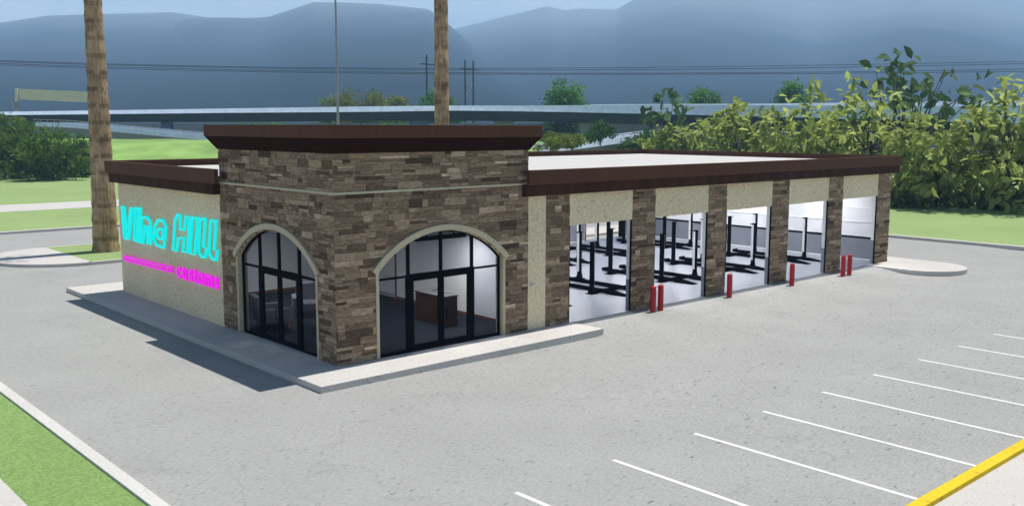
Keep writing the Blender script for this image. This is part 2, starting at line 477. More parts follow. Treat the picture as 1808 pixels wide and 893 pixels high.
# building pavement (L around the corner) and islands
b = MB()
b.prism([(-1.48, -1.57), (9.52, -1.57), (9.45, 0.0), (0.3, 0.0), (0.3, 16.5), (9.0, 16.5), (9.0, 19.2), (-1.48, 19.2)], -0.3, 0.185)
tag(b.build('building_pavement', M['pave'], bevel=0.006), kind='structure')
def arc(cx, cy, r, a0, a1, n):
    return [(cx + r * math.cos(math.radians(a0 + (a1 - a0) * i / n)), cy + r * math.sin(math.radians(a0 + (a1 - a0) * i / n))) for i in range(n + 1)]
b = MB()
pts = [(34.68, 17)] + [(32.95, 17), (32.95, -0.02), (30.72, -0.02)] + arc(32.7, -2.0, 1.98, 180, 360, 28)
b.prism(pts, -0.3, 0.165)
tag(b.build('side_island', M['pave'], bevel=0.01), kind='structure')
b = MB()
b.prism(arc(2.2, 30.5, 3.95, 92, 268, 30), -0.3, 0.16)
tag(b.build('palm_island', M['pave'], bevel=0.01), kind='structure')
b = MB(); b.box((1.9, 26.55, -0.3), (13, 26.75, 0.16)); b.box((1.9, 34.25, -0.3), (13, 34.45, 0.16)); b.box((13, 26.55, -0.3), (13.2, 34.45, 0.16))
tag(b.build('kerb', M['kerb']), kind='structure')
b = MB(); b.box((1.95, 26.75, -0.3), (13, 34.25, 0.15))
tag(b.build('island_lawn', M['lawn']), kind='structure')
b = MB(); b.box((28.6, 18.6, -0.3), (44, 21.5, 0.16))
tag(b.build('rear_island', M['pave'], bevel=0.01), kind='structure')

# grassy embankment behind the lawn
def bank():
    us = list(range(-500, 2300, 50))
    ds = [118, 124, 132, 142, 152, 160, 168, 178, 190]
    prof = [0.1, 0.12, 1.0, 2.6, 4.0, 4.75, 4.6, 2.4, -0.5]
    v = []
    r = random.Random(3)
    for u in us:
        c = 1.0
        if u > 940: c = 1.0 - 0.62 * sm(950, 1060, u)
        for d, z in zip(ds, prof):
            p = P(u, 224, d)
            v.append((p[0], p[1], z * c + (r.uniform(-0.12, 0.12) if 1 < z else 0)))
    n = len(ds)
    f = [(i*n+j, i*n+j+1, (i+1)*n+j+1, (i+1)*n+j) for i in range(len(us)-1) for j in range(n-1)]
    b = MB(); b.add(v, f)
    tag(b.build('embankment', M['bank'], smooth=True), kind='structure')
bank()

# ------------------------------------------------------------------ mountains
def ridge_mesh(name, pts, d0, d1, noise_amp, seed, back=400, power=1.05):
    us = [p[0] for p in pts]; vs = [p[1] for p in pts]
    U = np.array(sorted(set(list(np.arange(us[0], us[-1] + 1, 24.0)) + [float(q) for q in us])))
    V = np.interp(U, us, vs)
    r = random.Random(seed)
    rows = 16
    v = []
    jit = [[0] * len(U) for _ in range(rows + 1)]
    ph = [r.uniform(0, 6.28) for _ in range(12)]
    for i, u in enumerate(U):
        top = P(u, V[i], d1)
        for k in range(rows + 1):
            t = k / rows
            d = d0 + (d1 - d0) * t
            z = (top[2]) * (t ** power) - 3 * (1 - t)
            w = sum(math.sin(u * (0.004 + 0.0025 * q) + ph[q] + t * 2.2 * (q % 3 - 1)) / (1 + 0.5 * q) for q in range(6))
            dd = d + (d1 - d0) * 0.035 * w * math.sin(PI * t)
            p = P(u, 224, dd)
            v.append((p[0], p[1], z))
        p = P(u, 224, d1 + back)
        v.append((p[0], p[1], -3))
    n = rows + 2
    f = [(i*n+j, i*n+j+1, (i+1)*n+j+1, (i+1)*n+j) for i in range(len(U)-1) for j in range(n-1)]
    b = MB(); b.add(v, f)
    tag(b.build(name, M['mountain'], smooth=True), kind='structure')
R1 = [(-900, 120), (-500, 95), (-200, 62), (0, 45), (95, 31), (200, 28), (310, 25), (375, 34), (430, 50), (520, 90), (640, 150), (760, 215)]
R2 = [(60, 215), (160, 120), (250, 68), (340, 36), (375, 34), (450, 35), (480, 33), (560, 8), (620, 9), (670, 11), (757, 20), (768, 26), (803, 54), (850, 95), (930, 150), (1020, 215)]
R3 = [(560, 215), (680, 120), (760, 72), (803, 54), (880, 35), (965, 15), (995, 22), (1020, 19), (1085, 20), (1118, 2), (1200, -30), (1300, -45), (1390, -18), (1440, 1), (1500, -14), (1600, -32), (1700, -20), (1760, -2), (1808, 6), (1950, 40), (2100, 30), (2300, 80), (2700, 150)]
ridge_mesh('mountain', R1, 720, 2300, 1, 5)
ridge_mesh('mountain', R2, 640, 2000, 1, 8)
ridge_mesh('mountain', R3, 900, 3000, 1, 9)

# ------------------------------------------------------------------ building
TX, TY, D, L = 7.45, 7.26, 16.67, 32.92
WT = 4.72            # wall top under fascia
ROOFZ = 5.32
STW = 6.25           # stone top on the tower
BASE = 0.0
BLD = empty('service_building', (0, 0, 0), 0, 'single storey auto service building with stone corner tower, cream walls and brown roof edge', 'building')

# arch openings: (centre, half width, spring z, crown z)
def arch_half(z, half, spring, crown):
    if z <= spring: return half
    rise = crown - spring
    R = (half * half + rise * rise) / (2 * rise)
    zc = crown - R
    t = R * R - (z - zc) ** 2
    return math.sqrt(t) if t > 0 and z < crown else 0.0
AR = dict(c=3.875, h=2.46, s=2.80, t=3.85)   # right face, along x
AL = dict(c=3.58, h=2.51, s=2.80, t=3.85)    # left face, along y

def wall_with_arch(mb, axis, A, length, zt, thick, off):
    """solid wall along axis 'x' or 'y' from 0..length, with an arched opening; wall body between off and thick"""
    c, h, s, t = A['c'], A['h'], A['s'], A['t']
    def bx(a0, a1, z0, z1):
        if axis == 'x': mb.box((a0, off, z0), (a1, thick, z1))
        else: mb.box((off, a0, z0), (thick, a1, z1))
    bx(off if axis == 'x' else thick, c - h, 0.0, zt); bx(c + h, length, 0.0, zt)
    n = 24
    prev = None
    pts = [(c - h * math.cos(PI * 0), s)]
    xs = [c - h + 2 * h * i / n for i in range(n + 1)]
    rise = t - s; R = (h * h + rise * rise) / (2 * rise); zc = t - R
    zz = [zc + math.sqrt(max(0, R * R - (x - c) ** 2)) for x in xs]
    v = []
    for x, z in zip(xs, zz):
        if axis == 'x': v += [(x, off, z), (x, off, zt), (x, thick, zt), (x, thick, z)]
        else: v += [(off, x, z), (off, x, zt), (thick, x, zt), (thick, x, z)]
    f = []
    for i in range(n):
        a = 4 * i; b2 = a + 4
        f += [(a, b2, b2+1, a+1), (a+1, b2+1, b2+2, a+2), (a+2, b2+2, b2+3, a+3), (a+3, b2+3, b2, a)]
    f += [(0, 1, 2, 3), (4*n, 4*n+1, 4*n+2, 4*n+3)]
    mb.add(v, f)

# tower core walls (mortar backing behind the stones)
b = MB()
wall_with_arch(b, 'x', AR, TX, STW, 0.34, 0.03)
wall_with_arch(b, 'y', AL, TY, STW, 0.34, 0.03)
b.box((TX - 0.3, 0.35, 4.6), (TX - 0.03, TY, STW)); b.box((0.35, TY - 0.3, 4.6), (TX - 0.31, TY - 0.03, STW))
b.build('tower_core', M['mortar'], BLD)

def stone_face(mb, axis, a0, a1, z0, z1, plane, sign, hole=None, seed=1, ext0=0.0, ext1=0.0):
    """courses of ledger stones on a vertical face; plane = coordinate of nominal surface, outward along sign"""
    r = random.Random(seed)
    z = z0
    while z < z1 - 0.02:
        h = r.choice([0.14, 0.165, 0.19, 0.19, 0.23])
        if z + h > z1 - 0.04: h = z1 - z
        x = a0 - ext0 - r.uniform(0, 0.35)
        while x < a1 + ext1:
            w = r.choice([0.26, 0.36, 0.5, 0.6, 0.75, 0.95]) * r.uniform(0.85, 1.15)
            s0, s1 = max(x, a0 - ext0), min(x + w, a1 + ext1)
            x += w
            if s1 - s0 < 0.03: continue
            segs = [(s0, s1)]
            if hole:
                hh = arch_half(z + h * 0.5, hole['h'], hole['s'], hole['t'])
                if hh > 0:
                    lo, hi = hole['c'] - hh, hole['c'] + hh
                    segs = [(p, q) for p, q in ((s0, min(s1, lo)), (max(s0, hi), s1)) if q - p > 0.02]
            for p, q in segs:
                split = [(z, z + h)]
                if h > 0.15 and r.random() < 0.5: split = [(z, z + h * 0.5), (z + h * 0.5, z + h)]
                for (za, zb) in split:
                    dep = r.uniform(0.004, 0.034)
                    mb.tone = min(1, max(0, r.gauss(0.43, 0.21)))
                    g = 0.003
                    o = plane + sign * (dep - 0.022); i = plane - sign * 0.035
                    if axis == 'x': mb.box((p + g, i, za + g), (q - g, o, zb - g))
                    else: mb.box((i, p + g, za + g), (o, q - g, zb - g))
        z += h
    return mb

b = MB()
stone_face(b, 'x', 0, TX, 0.185, STW, 0.0, -1, AR, 21, 0.012, 0.0)
stone_face(b, 'y', 0.036, TY, 0.185, STW, 0.0, -1, AL, 22)
stone_face(b, 'y', 0.036, 7.2, 4.7, STW, TX, 1, None, 23)
stone_face(b, 'x', 0.036, TX - 0.04, 4.7, STW, TY, 1, None, 24)
b.build('tower_stone', M['stone'], BLD, tones=True)

# belt course
b = MB()
b.box((-0.035, -0.035, 5.09), (TX + 0.03, 0.02, 5.16)); b.box((-0.035, 0.021, 5.09), (0.02, TY + 0.03, 5.16))
b.build('belt_course', M['trim'], BLD, bevel=0.006)

# tower cornice: flat lip over a tapered soffit
b = MB()
o = 0.325
def ring(off, z): return [(-off, -off, z), (TX + off, -off, z), (TX + off, TY + off, z), (-off, TY + off, z)]
v = ring(0.02, 6.245) + ring(o - 0.012, 6.668) + ring(o - 0.012, 6.71) + ring(0.02, 6.71)
f = []
for k in range(3):
    for i in range(4):
        f.append((4*k+i, 4*k+(i+1) % 4, 4*k+4+(i+1) % 4, 4*k+4+i))
f.append((0, 3, 2, 1)); f.append((12, 13, 14, 15))
b.add(v, f)
b.build('cornice_soffit', M['soffit'], BLD)
b = MB()
v = ring(o - 0.011, 6.672) + ring(o, 6.672) + ring(o, 7.04) + ring(o - 0.2, 7.04) + ring(o - 0.2, 6.8)
f = []
for k in range(4):
    for i in range(4):
        f.append((4*k+i, 4*k+(i+1) % 4, 4*k+4+(i+1) % 4, 4*k+4+i))
f.append((16, 17, 18, 19))
b.add(v, f)
b.build('tower_cornice', M['fascia'], BLD)

# arch trims and jamb linings
def arch_trim(axis, A):
    mb = MB()
    c = A['c']; h, s, t = A['h'] - 0.0, A['s'], A['t']
    rise = t - s; R = (h*h + rise*rise) / (2*rise); zc = t - R
    th = 0.17; n = 28
    half = math.asin(h / R) + 0.035
    v = []
    for i in range(n + 1):
        a = -half + 2 * half * i / n
        for (rr, dd) in ((R - 0.012, -0.085), (R + th, -0.085), (R + th, 0.05), (R - 0.012, 0.05)):
            x, z = c + rr * math.sin(a), zc + rr * math.cos(a)
            v.append((x, dd, z) if axis == 'x' else (dd, x, z))
    f = []
    for i in range(n):
        for k in range(4):
            f.append((4*i+k, 4*i+(k+1) % 4, 4*i+4+(k+1) % 4, 4*i+4+k))
    f += [(0, 1, 2, 3), (4*n, 4*n+1, 4*n+2, 4*n+3)]
    mb.add(v, f)
    mb.build('arch_trim', M['trim'], BLD, bevel=0.008)
    mb = MB()
    # jamb linings and intrados lining
    for sgn in (-1, 1):
        a0, a1 = c + sgn * h, c + sgn * (h - 0.03)
        if axis == 'x': mb.box((a0, -0.02, 0.187), (a1, 0.33, s - 0.02))
        else: mb.box((-0.02, a0, 0.187), (0.33, a1, s - 0.02))
        a2 = c + sgn * (h + 0.075)
        if axis == 'x': mb.box((a0, -0.026, 0.188), (a2, -0.0, s - 0.03))
        else: mb.box((-0.026, a0, 0.188), (0.0, a2, s - 0.03))
    v = []
    half = math.asin(h / R)
    for i in range(n + 1):
        a = -half + 2 * half * i / n
        for (rr, dd) in ((R, 0.051), (R, 0.33), (R - 0.03, 0.33), (R - 0.03, 0.051)):
            x, z = c + rr * math.sin(a), zc + rr * math.cos(a)
            v.append((x, dd, z) if axis == 'x' else (dd, x, z))
    f = []
    for i in range(n):
        for k in range(4):
            f.append((4*i+k, 4*i+(k+1) % 4, 4*i+4+(k+1) % 4, 4*i+4+k))
    mb.add(v, f)
    mb.build('jamb_lining', M['trim'], BLD)
arch_trim('x', AR); arch_trim('y', AL)

# glazed entrances
def entrance(axis, A):
    c = A['c']; h, s, t = A['h'] - 0.03, A['s'], A['t'] - 0.03
    Y0, Y1 = 0.13, 0.21
    fr = MB()
    def bx(mb, a0, a1, z0, z1, y0=Y0, y1=Y1):
        if axis == 'x': mb.box((c + a0, y0, z0), (c + a1, y1, z1))
        else: mb.box((y0, c + a0, z0), (y1, c + a1, z1))
    zb = 0.188
    bx(fr, -h, -h + 0.055, zb, s); bx(fr, h - 0.055, h, zb, s)           # jambs
    zt = lambda x: (t - ((h*h + (t-s)**2) / (2*(t-s)))) + math.sqrt(max(0, ((h*h + (t-s)**2) / (2*(t-s)))**2 - x*x))
    tz0, tz1 = 2.44, 2.56
    bx(fr, -h + 0.056, -1.33, 2.47, 2.53); bx(fr, 1.33, h - 0.056, 2.47, 2.53)    # side transoms
    bx(fr, -1.33, 1.33, tz0, tz1)                                         # head over doors
    for x in (-1.25, 0.0, 1.25):
        bx(fr, x - 0.045, x + 0.045, tz1 + 0.001, zt(abs(x) + 0.045) - 0.01)
    for x in (-1.25, 1.25):
        bx(fr, x - 0.085, x + 0.085, zb, tz0 - 0.001)
    bx(fr, -h + 0.056, -1.336, zb, zb + 0.06); bx(fr, 1.336, h - 0.056, zb, zb + 0.06)
    # arched head frame
    n = 26; v = []
    R = (h*h + (t-s)**2) / (2*(t-s)); zc = t - R; half = math.asin(h / R)
    for i in range(n + 1):
        a = -half + 2 * half * i / n
        for (rr, dd) in ((R, Y0), (R, Y1), (R - 0.05, Y1), (R - 0.05, Y0)):
            x, z = c + rr * math.sin(a), zc + rr * math.cos(a)
            v.append((x, dd, z) if axis == 'x' else (dd, x, z))
    f = []
    for i in range(n):
        for k in range(4): f.append((4*i+k, 4*i+(k+1) % 4, 4*i+4+(k+1) % 4, 4*i+4+k))
    fr.add(v, f)
    FR = fr.build('entrance_frame', M['black'], BLD)
    # panes
    ym = 0.17
    def pane(poly, mat, name='glass_pane'):
        mb = MB()
        vv = []
        for dy in (-0.004, 0.004):
            vv += [((c + x, ym + dy, z) if axis == 'x' else (ym + dy, c + x, z)) for x, z in poly]
        n = len(poly)
        mb.add(vv, [tuple(range(n)), tuple(range(2*n - 1, n - 1, -1))] + [(i, (i+1) % n, (i+1) % n + n, i + n) for i in range(n)])
        mb.build(name, mat, FR)
    pane([(-h + 0.05, zb + 0.05), (-1.33, zb + 0.05), (-1.33, 2.475), (-h + 0.05, 2.475)], M['glass_tint'])
    pane([(1.33, zb + 0.05), (h - 0.05, zb + 0.05), (h - 0.05, 2.475), (1.33, 2.475)], M['glass_tint'])
    for (a0, a1) in ((-h + 0.03, -1.25), (-1.25, 0), (0, 1.25), (1.25, h - 0.03)):
        k = 8
        top = [(a1 + (a0 - a1) * i / k) for i in range(k + 1)]
        pane([(a0, 2.52), (a1, 2.52)] + [(x, max(2.53, zt(x) - 0.03)) for x in top], M['glass_tint'])
    # door leaves
    for (a0, a1, hx) in ((-1.163, -0.003, -0.16), (0.003, 1.163, 0.16)):
        lf = MB()
        st = 0.10
        y0, y1 = 0.135, 0.205
        bx(lf, a0, a0 + st, 0.20, 2.435, y0, y1); bx(lf, a1 - st, a1, 0.20, 2.435, y0, y1)
        bx(lf, a0 + st, a1 - st, 0.20, 0.36, y0, y1); bx(lf, a0 + st, a1 - st, 2.34, 2.435, y0, y1)
        # pull handle
        hxx = hx if hx < 0 else hx
        bx(lf, hxx - 0.015, hxx + 0.015, 0.95, 1.35, 0.075, 0.095)
        bx(lf, hxx - 0.012, hxx + 0.012, 0.96, 0.99, 0.095, 0.134); bx(lf, hxx - 0.012, hxx + 0.012, 1.31, 1.34, 0.095, 0.134)
        lf.build('door_leaf', M['black'], FR)
        pane([(a0 + st, 0.36), (a1 - st, 0.36), (a1 - st, 2.34), (a0 + st, 2.34)], M['glass_clear'], 'door_glass')
entrance('x', AR); entrance('y', AL)

# long walls
BAYS = [(9.43, 12.76), (14.08, 17.42), (18.68, 22.04), (23.38, 26.78), (28.10, 31.55)]
DZ = 3.60; TH = 0.25
b = MB()
# front wall: piers are stone; stucco strip and panels over doors
b.box((TX + 0.001, 0.0, 0.0), (8.27, TH, WT))
for (x0, x1) in BAYS: b.box((x0, 0.012, DZ), (x1, TH, WT))
b.build('front_wall', M['stucco'], BLD)
b = MB()
b.box((0.0, TY + 0.001, 0.0), (0.30, D, WT))
b.build('side_wall', M['stucco'], BLD)
b = MB()
b.box((L - 0.30, TH + 0.01, 0.0), (L, D, WT))
b.build('end_wall', M['stucco'], BLD)
b = MB()
RB = (27.5, 30.9)
b.box((0.301, D - 0.30, 0.0), (RB[0], D, WT)); b.box((RB[1], D - 0.30, 0.0), (L - 0.301, D, WT)); b.box((RB[0], D - 0.30, 3.6), (RB[1], D, WT))
b.build('rear_wall', M['stucco'], BLD)
PIERS = [(8.27, 9.43)] + [(BAYS[i][1], BAYS[i+1][0]) for i in range(4)] + [(31.55, L)]
for i, (x0, x1) in enumerate(PIERS):
    b = MB()
    b.tone = 0.05
    b.box((x0, 0.03, 0.0), (x1, TH, WT))
    stone_face(b, 'x', x0, x1, 0.10 if i else 0.185, WT, 0.0, -1, None, 60 + i)
    b.build('stone_pier', M['stone'], BLD, tones=True)

# fascia: lip and lower band as solid frames round the long roof
def frame_ring(z0, z1, off, inner, name, mat, ys):
    mb = MB()
    x0, x1, y0, y1 = -off, L + off, -off, D + off
    i0 = inner
    # front run starts at the tower's side, side run at the tower's back
    mb.box((TX - 0.3, y0, z0), (x1, y0 + off + i0, z1))
    mb.box((x1 - off - i0, y0 + off + i0 + 0.001, z0), (x1, y1 - off - i0 - 0.001, z1))
    mb.box((x0, y1 - off - i0, z0), (x1, y1, z1))
    mb.box((x0, ys, z0), (x0 + off + i0, y1 - off - i0 - 0.001, z1))
    return mb.build(name, mat, BLD, bevel=0.008)
frame_ring(5.10, 5.59, 0.37, -0.22, 'fascia_lip', M['fascia'], TY - 0.45)
frame_ring(4.722, 5.099, 0.265, 0.1, 'fascia_band', M['band'], TY - 0.05)
b = MB()
b.box((TX + 0.03, 0.11, 5.1), (L - 0.11, D - 0.11, ROOFZ)); b.box((0.11, TY + 0.03, 5.1), (TX + 0.029, D - 0.11, ROOFZ))
b.box((0.36, 0.36, 6.6), (TX - 0.32, TY - 0.31, 6.79))
b.build('roof', M['roof'], BLD)
# garage interior
GX0 = 8.27; PX = 7.62
b = MB(); b.box((PX + 0.1, 0.02, 0.0), (L - 0.30, D - 0.02, FLOOR)); b.build('garage_floor', M['epoxy'], BLD)
b = MB(); b.box((PX + 0.1, TH + 0.001, 4.45), (L - 0.301, D - 0.301, 4.7)); b.build('garage_ceiling', M['white'], BLD)
def each(boxes, name, mat, parent):
    return [MB().box(a, c).build(name, mat, parent) for a, c in boxes]
def lining(name, mat, z0, z1, t, extra=0.0):
    e = t
    xe = L - 0.30
    boxes = []
    class mb:
        box = staticmethod(lambda a, c: boxes.append((a, c)))
    mb.box((xe - e, TH + 0.01, z0), (xe - 0.001, D - 0.305, z1))                          # end wall
    mb.box((GX0 + 0.5, D - 0.30 - e, z0), (RB[0] - 0.06, D - 0.302, z1)); mb.box((RB[1] + 0.06, D - 0.30 - e, z0), (xe - e - 0.001, D - 0.302, z1))
    mb.box((8.6, 8.0, z0), (8.6 + e, D - 0.31 - e, z1)); mb.box((GX0, TH + 0.01, z0), (GX0 + e, 8.0, z1))
    for (x0, x1) in PIERS[1:5]:                                                           # backs of the piers
        mb.box((x0 + 0.02, TH + 0.002, z0), (x1 - 0.02, TH + e, z1))
    each(boxes, name, mat, BLD)
b = MB(); b.box((7.63, 0.36, FLOOR), (GX0 - 0.005, 7.9, 4.44)); b.box((8.2, 7.9, FLOOR), (8.595, D - 0.31, 4.44)); b.build('partition_wall', M['white'], BLD)
lining('garage_wainscot', M['grey'], FLOOR + 0.001, 1.25, 0.03)
lining('wainscot_stripe', M['black'], 1.251, 1.355, 0.045)
lining('garage_wall_lining', M['white'], 1.356, 4.445, 0.03)
lining('skirting', M['gloss_white'], FLOOR + 0.002, FLOOR + 0.045, 0.05)
b = MB()
for z in (2.11, 2.86):
    b.box((L - 0.30 - 0.075, TH + 0.05, z), (L - 0.30 - 0.031, D - 0.4, z + 0.04))
    b.box((RB[1] + 0.1, D - 0.375, z), (L - 0.42, D - 0.331, z + 0.04)); b.box((GX0 + 0.5, D - 0.375, z), (RB[0] - 0.1, D - 0.331, z + 0.04))
b.build('wall_rail', M['gloss_white'], BLD)
each([((x, D - 0.33, FLOOR), (x + 0.06, D - 0.02, 3.6)) for x in (RB[0], RB[1] - 0.06)], 'rear_door_jamb', M['black'], BLD)

# door jambs and tracks of each bay
for (x0, x1) in BAYS:
    for (a0, a1) in ((x1 - 0.035, x1 - 0.001), (x0 + 0.001, x0 + 0.035)):
        j = MB().box((a0, 0.075, 1.346), (a1, TH - 0.01, DZ - 0.001)).build('bay_jamb', M['white'], BLD)
        MB().box((a0 + 0.001, 0.076, FLOOR), (a1 - 0.001, TH - 0.011, 1.345)).build('jamb_base', M['grey'], j)
    for (a0, a1) in ((x1 - 0.055, x1 - 0.001), (x0 + 0.001, x0 + 0.055)):
        MB().box((a0, 0.03, 0.14), (a1, 0.074, DZ - 0.002)).build('door_track', M['black'], BLD)
    b = MB()
    b.box((x0 + 0.06, -0.012, 0.10), (x1 - 0.06, 0.02, FLOOR + 0.004))
    b.build('door_sill', M['grey'], BLD)

# lobby interior
b = MB(); b.box((0.31, 0.31, 0.0), (PX, D - 0.31, 0.186)); b.build('lobby_floor', M['carpet'], BLD)
b = MB()
b.box((PX - 0.12, 0.345, 0.187), (PX, 7.7, 4.6)); b.box((0.301, 12.4, 0.187), (PX, 12.55, 4.6)); b.box((0.302, TY + 0.05, 0.187), (0.33, 12.39, 4.6))
b.box((PX + 0.0, 7.95, 0.187), (8.19, 8.05, 4.4))
b.box((8.1, 8.051, 0.187), (8.199, 12.39, 4.4))
b.build('lobby_wall', M['white'], BLD)
each([((PX - 0.135, 0.345, 0.1865), (PX - 0.121, 7.69, 0.30)), ((0.34, 12.38, 0.1865), (PX, 12.399, 0.30))], 'skirting_board', M['woodtrim'], BLD)
MB().box((PX - 0.14, 7.70, 0.1865), (PX + 0.02, 7.80, 4.58)).build('corner_trim', M['woodtrim'], BLD)
b = MB(); b.box((0.345, 0.345, 4.55), (PX, 12.4, 4.60)); b.build('lobby_ceiling', M['white'], BLD)
# small wall light stub on the stucco strip by the tower
b = MB(); b.box((7.56, -0.10, 1.66), (7.72, -0.001, 1.74)); b.box((7.50, -0.14, 1.68), (7.62, -0.10, 1.72))
b.build('hose_tap', M['line'], BLD)

# ------------------------------------------------------------------ lifts
def lift():
    root = empty('car_lift', (0, 0, 0))
    hw, y0, y1 = 1.22, 0.0, 3.05
    for sx in (-1, 1):
        for yy in (y0, y1):
            p = MB()
            x = sx * hw
            p.box((x - 0.066, yy - 0.075, 0.0), (x + 0.066, yy + 0.075, 2.12))
            p.box((x - 0.22, yy - 0.2, 0.0), (x + 0.22, yy + 0.2, 0.02))
            for q in (-1, 1):
                p.prism([(x + q*0.075, yy - 0.06), (x + q*0.2, yy - 0.02), (x + q*0.2, yy + 0.02), (x + q*0.075, yy + 0.06)], 0.02, [0.32, 0.05, 0.05, 0.32])
            p.box((x - (0.09 if sx > 0 else 0.09) - (0.1 if sx > 0 else 0), yy - 0.1, 2.121), (x + 0.09 + (0.1 if sx < 0 else 0), yy + 0.1, 2.15))
            po = p.build('post', M['liftblack'], root)
            l = MB()
            xi = x - sx * 0.067
            l.box((xi - sx * 0.03, yy - 0.03, 0.34), (xi, yy + 0.085, 2.09))
            l.build('safety_ladder', M['gloss_white'], po)
            l = MB(); l.tube([(x - sx * 0.17, yy, 0.3), (x - sx * 0.17, yy, 2.12)], 0.008, 6)
            l.build('cable', M['galv'], po)
    for yy in (y0, y1):
        c = MB(); c.box((-hw + 0.1, yy - 0.10, 0.005), (hw - 0.1, yy + 0.10, 0.10)); c.build('crossbeam', M['liftblack'], root)
    for sx in (-1, 1):
        r = MB()
        x = sx * 0.62
        r.box((x - 0.21, -0.45, 0.03), (x + 0.21, 3.9, 0.11))
        r.box((x - 0.21, 3.9, 0.03), (x + 0.21, 3.95, 0.17))
        ro = r.build('runway', M['liftblack'], root)
        t = MB()
        t.add([(x - 0.25, -0.451, 0.01), (x + 0.25, -0.451, 0.01), (x + 0.25, -0.451, 0.12), (x - 0.25, -0.451, 0.12), (x - 0.22, -1.45, 0.005), (x + 0.22, -1.45, 0.005)],
              [(0, 1, 2, 3), (3, 2, 5, 4), (0, 3, 4), (1, 5, 2), (0, 4, 5, 1)])
        t.build('ramp', M['liftblack'], ro)
    return root
proto = None
ords = ['first', 'second', 'third', 'fourth', 'fifth']
CX = [11.0, 15.62, 20.15, 24.85, 29.6]
for i, cx in enumerate(CX):
    for row, y in (('front', 3.55), ('rear', 11.0)):
        if proto is None:
            proto = lift(); o = proto
        else:
            o = copy_tree(proto)
        o.location = (cx, y, FLOOR + 0.001)
        where = 'just inside' if row == 'front' else 'far back behind'
        tag(o, 'black four post lift %s the %s garage door from the tower' % (where, ords[i]), 'car lift', 'car lifts inside the garage bays')

# ------------------------------------------------------------------ lamps
def added_strip_lamp(x, y, z, length, along='y'):  # unseen lamp, added to brighten the garage bays
    r = empty('added_strip_lamp', (x, y, z), 0 if along == 'y' else -PI / 2)
    b = MB(); b.box((-0.14, -length/2, 0.0), (0.14, length/2, 0.06)); b.build('housing', M['white'], r)
    b = MB(); b.box((-0.125, -length/2 + 0.02, -0.02), (0.125, length/2 - 0.02, -0.001)); b.build('diffuser', M['lamp'], r)
    b = MB()
    for yy in (-length/3, length/3): b.tube([(0, yy, 0.06), (0, yy, 4.44 - z)], 0.006, 5)
    b.build('hanger', M['galv'], r)
    return r
k = 0
pr = None
for i, cx in enumerate([13.3, 17.9, 22.5, 27.2, 31.2]):
    for y, row in ((3.2, 'front'), (8.0, 'middle'), (12.6, 'rear')):
        if pr is None:
            pr = added_strip_lamp(cx, y, 4.2, 2.4); o = pr
        else:
            o = copy_tree(pr); o.location = (cx, y, 4.2)
        tag(o, 'added white strip lamp unseen under the garage ceiling, %s row, %s from the tower' % (row, ords[i]), 'lamp', 'added strip lamps under the garage ceiling')
r = empty('pendant_lamp', (5.75, 2.6, 3.22), 0, 'slim black linear pendant lamp with lit underside hanging over the reception desk', 'lamp')
b = MB(); b.box((-1.05, -0.09, 0.03), (1.05, 0.09, 0.10)); b.box((-1.05, -0.11, -0.035), (1.05, -0.0901, 0.10)); b.box((-1.05, 0.0901, -0.035), (1.05, 0.11, 0.10)); b.box((-1.07, -0.11, -0.035), (-1.0501, 0.11, 0.10)); b.box((1.0501, -0.11, -0.035), (1.07, 0.11, 0.10)); b.build('housing', M['black'], r)
b = MB(); b.box((-1.04, -0.085, -0.028), (1.04, 0.085, 0.028)); b.build('diffuser', M['lamp2'], r)
b = MB()
for x in (-0.6, 0.6): b.tube([(x, 0, 0.10), (x, 0, 4.55 - 3.33)], 0.03, 6)
b.build('stem', M['black'], r)
b = MB()
r = empty('pendant_lamp', (2.6, 8.2, 3.33), 0, 'added slim black linear pendant lamp above the grey armchairs at the back of the lobby', 'lamp')  # second pendant, added as extra light for the lobby
b = MB(); b.box((-1.05, -0.09, 0.03), (1.05, 0.09, 0.10)); b.box((-1.05, -0.11, -0.035), (1.05, -0.0901, 0.10)); b.box((-1.05, 0.0901, -0.035), (1.05, 0.11, 0.10)); b.box((-1.07, -0.11, -0.035), (-1.0501, 0.11, 0.10)); b.box((1.0501, -0.11, -0.035), (1.07, 0.11, 0.10)); b.build('housing', M['black'], r)
b = MB(); b.box((-1.04, -0.085, -0.028), (1.04, 0.085, 0.028)); b.build('diffuser', M['lamp2'], r)
b = MB()
for x in (-0.6, 0.6): b.tube([(x, 0, 0.10), (x, 0, 4.55 - 3.33)], 0.03, 6)
b.build('stem', M['black'], r)

# ------------------------------------------------------------------ lobby furniture
r = empty('reception_desk', (5.62, 2.2, 0.187), 0, 'dark walnut L shaped reception desk with grey stone top behind the front doors', 'desk')
b = MB()
b.box((0.0, 0.0, 0.0), (0.06, 1.7, 1.02)); b.box((0.061, 0.0, 0.0), (0.55, 0.06, 1.02)); b.box((0.061, 1.64, 0.0), (0.85, 1.7, 1.02)); b.box((0.5, 0.061, 0.0), (0.55, 0.8, 0.72))
b.build('body', M['desk'], r, bevel=0.006)
b = MB()
b.prism([(-0.03, -0.03), (0.58, -0.03), (0.58, 0.9), (0.38, 0.9), (0.38, 1.3), (0.9, 1.3), (0.9, 1.73), (-0.03, 1.73)], 1.021, 1.065)
b.build('top', M['desktop'], r, bevel=0.006)

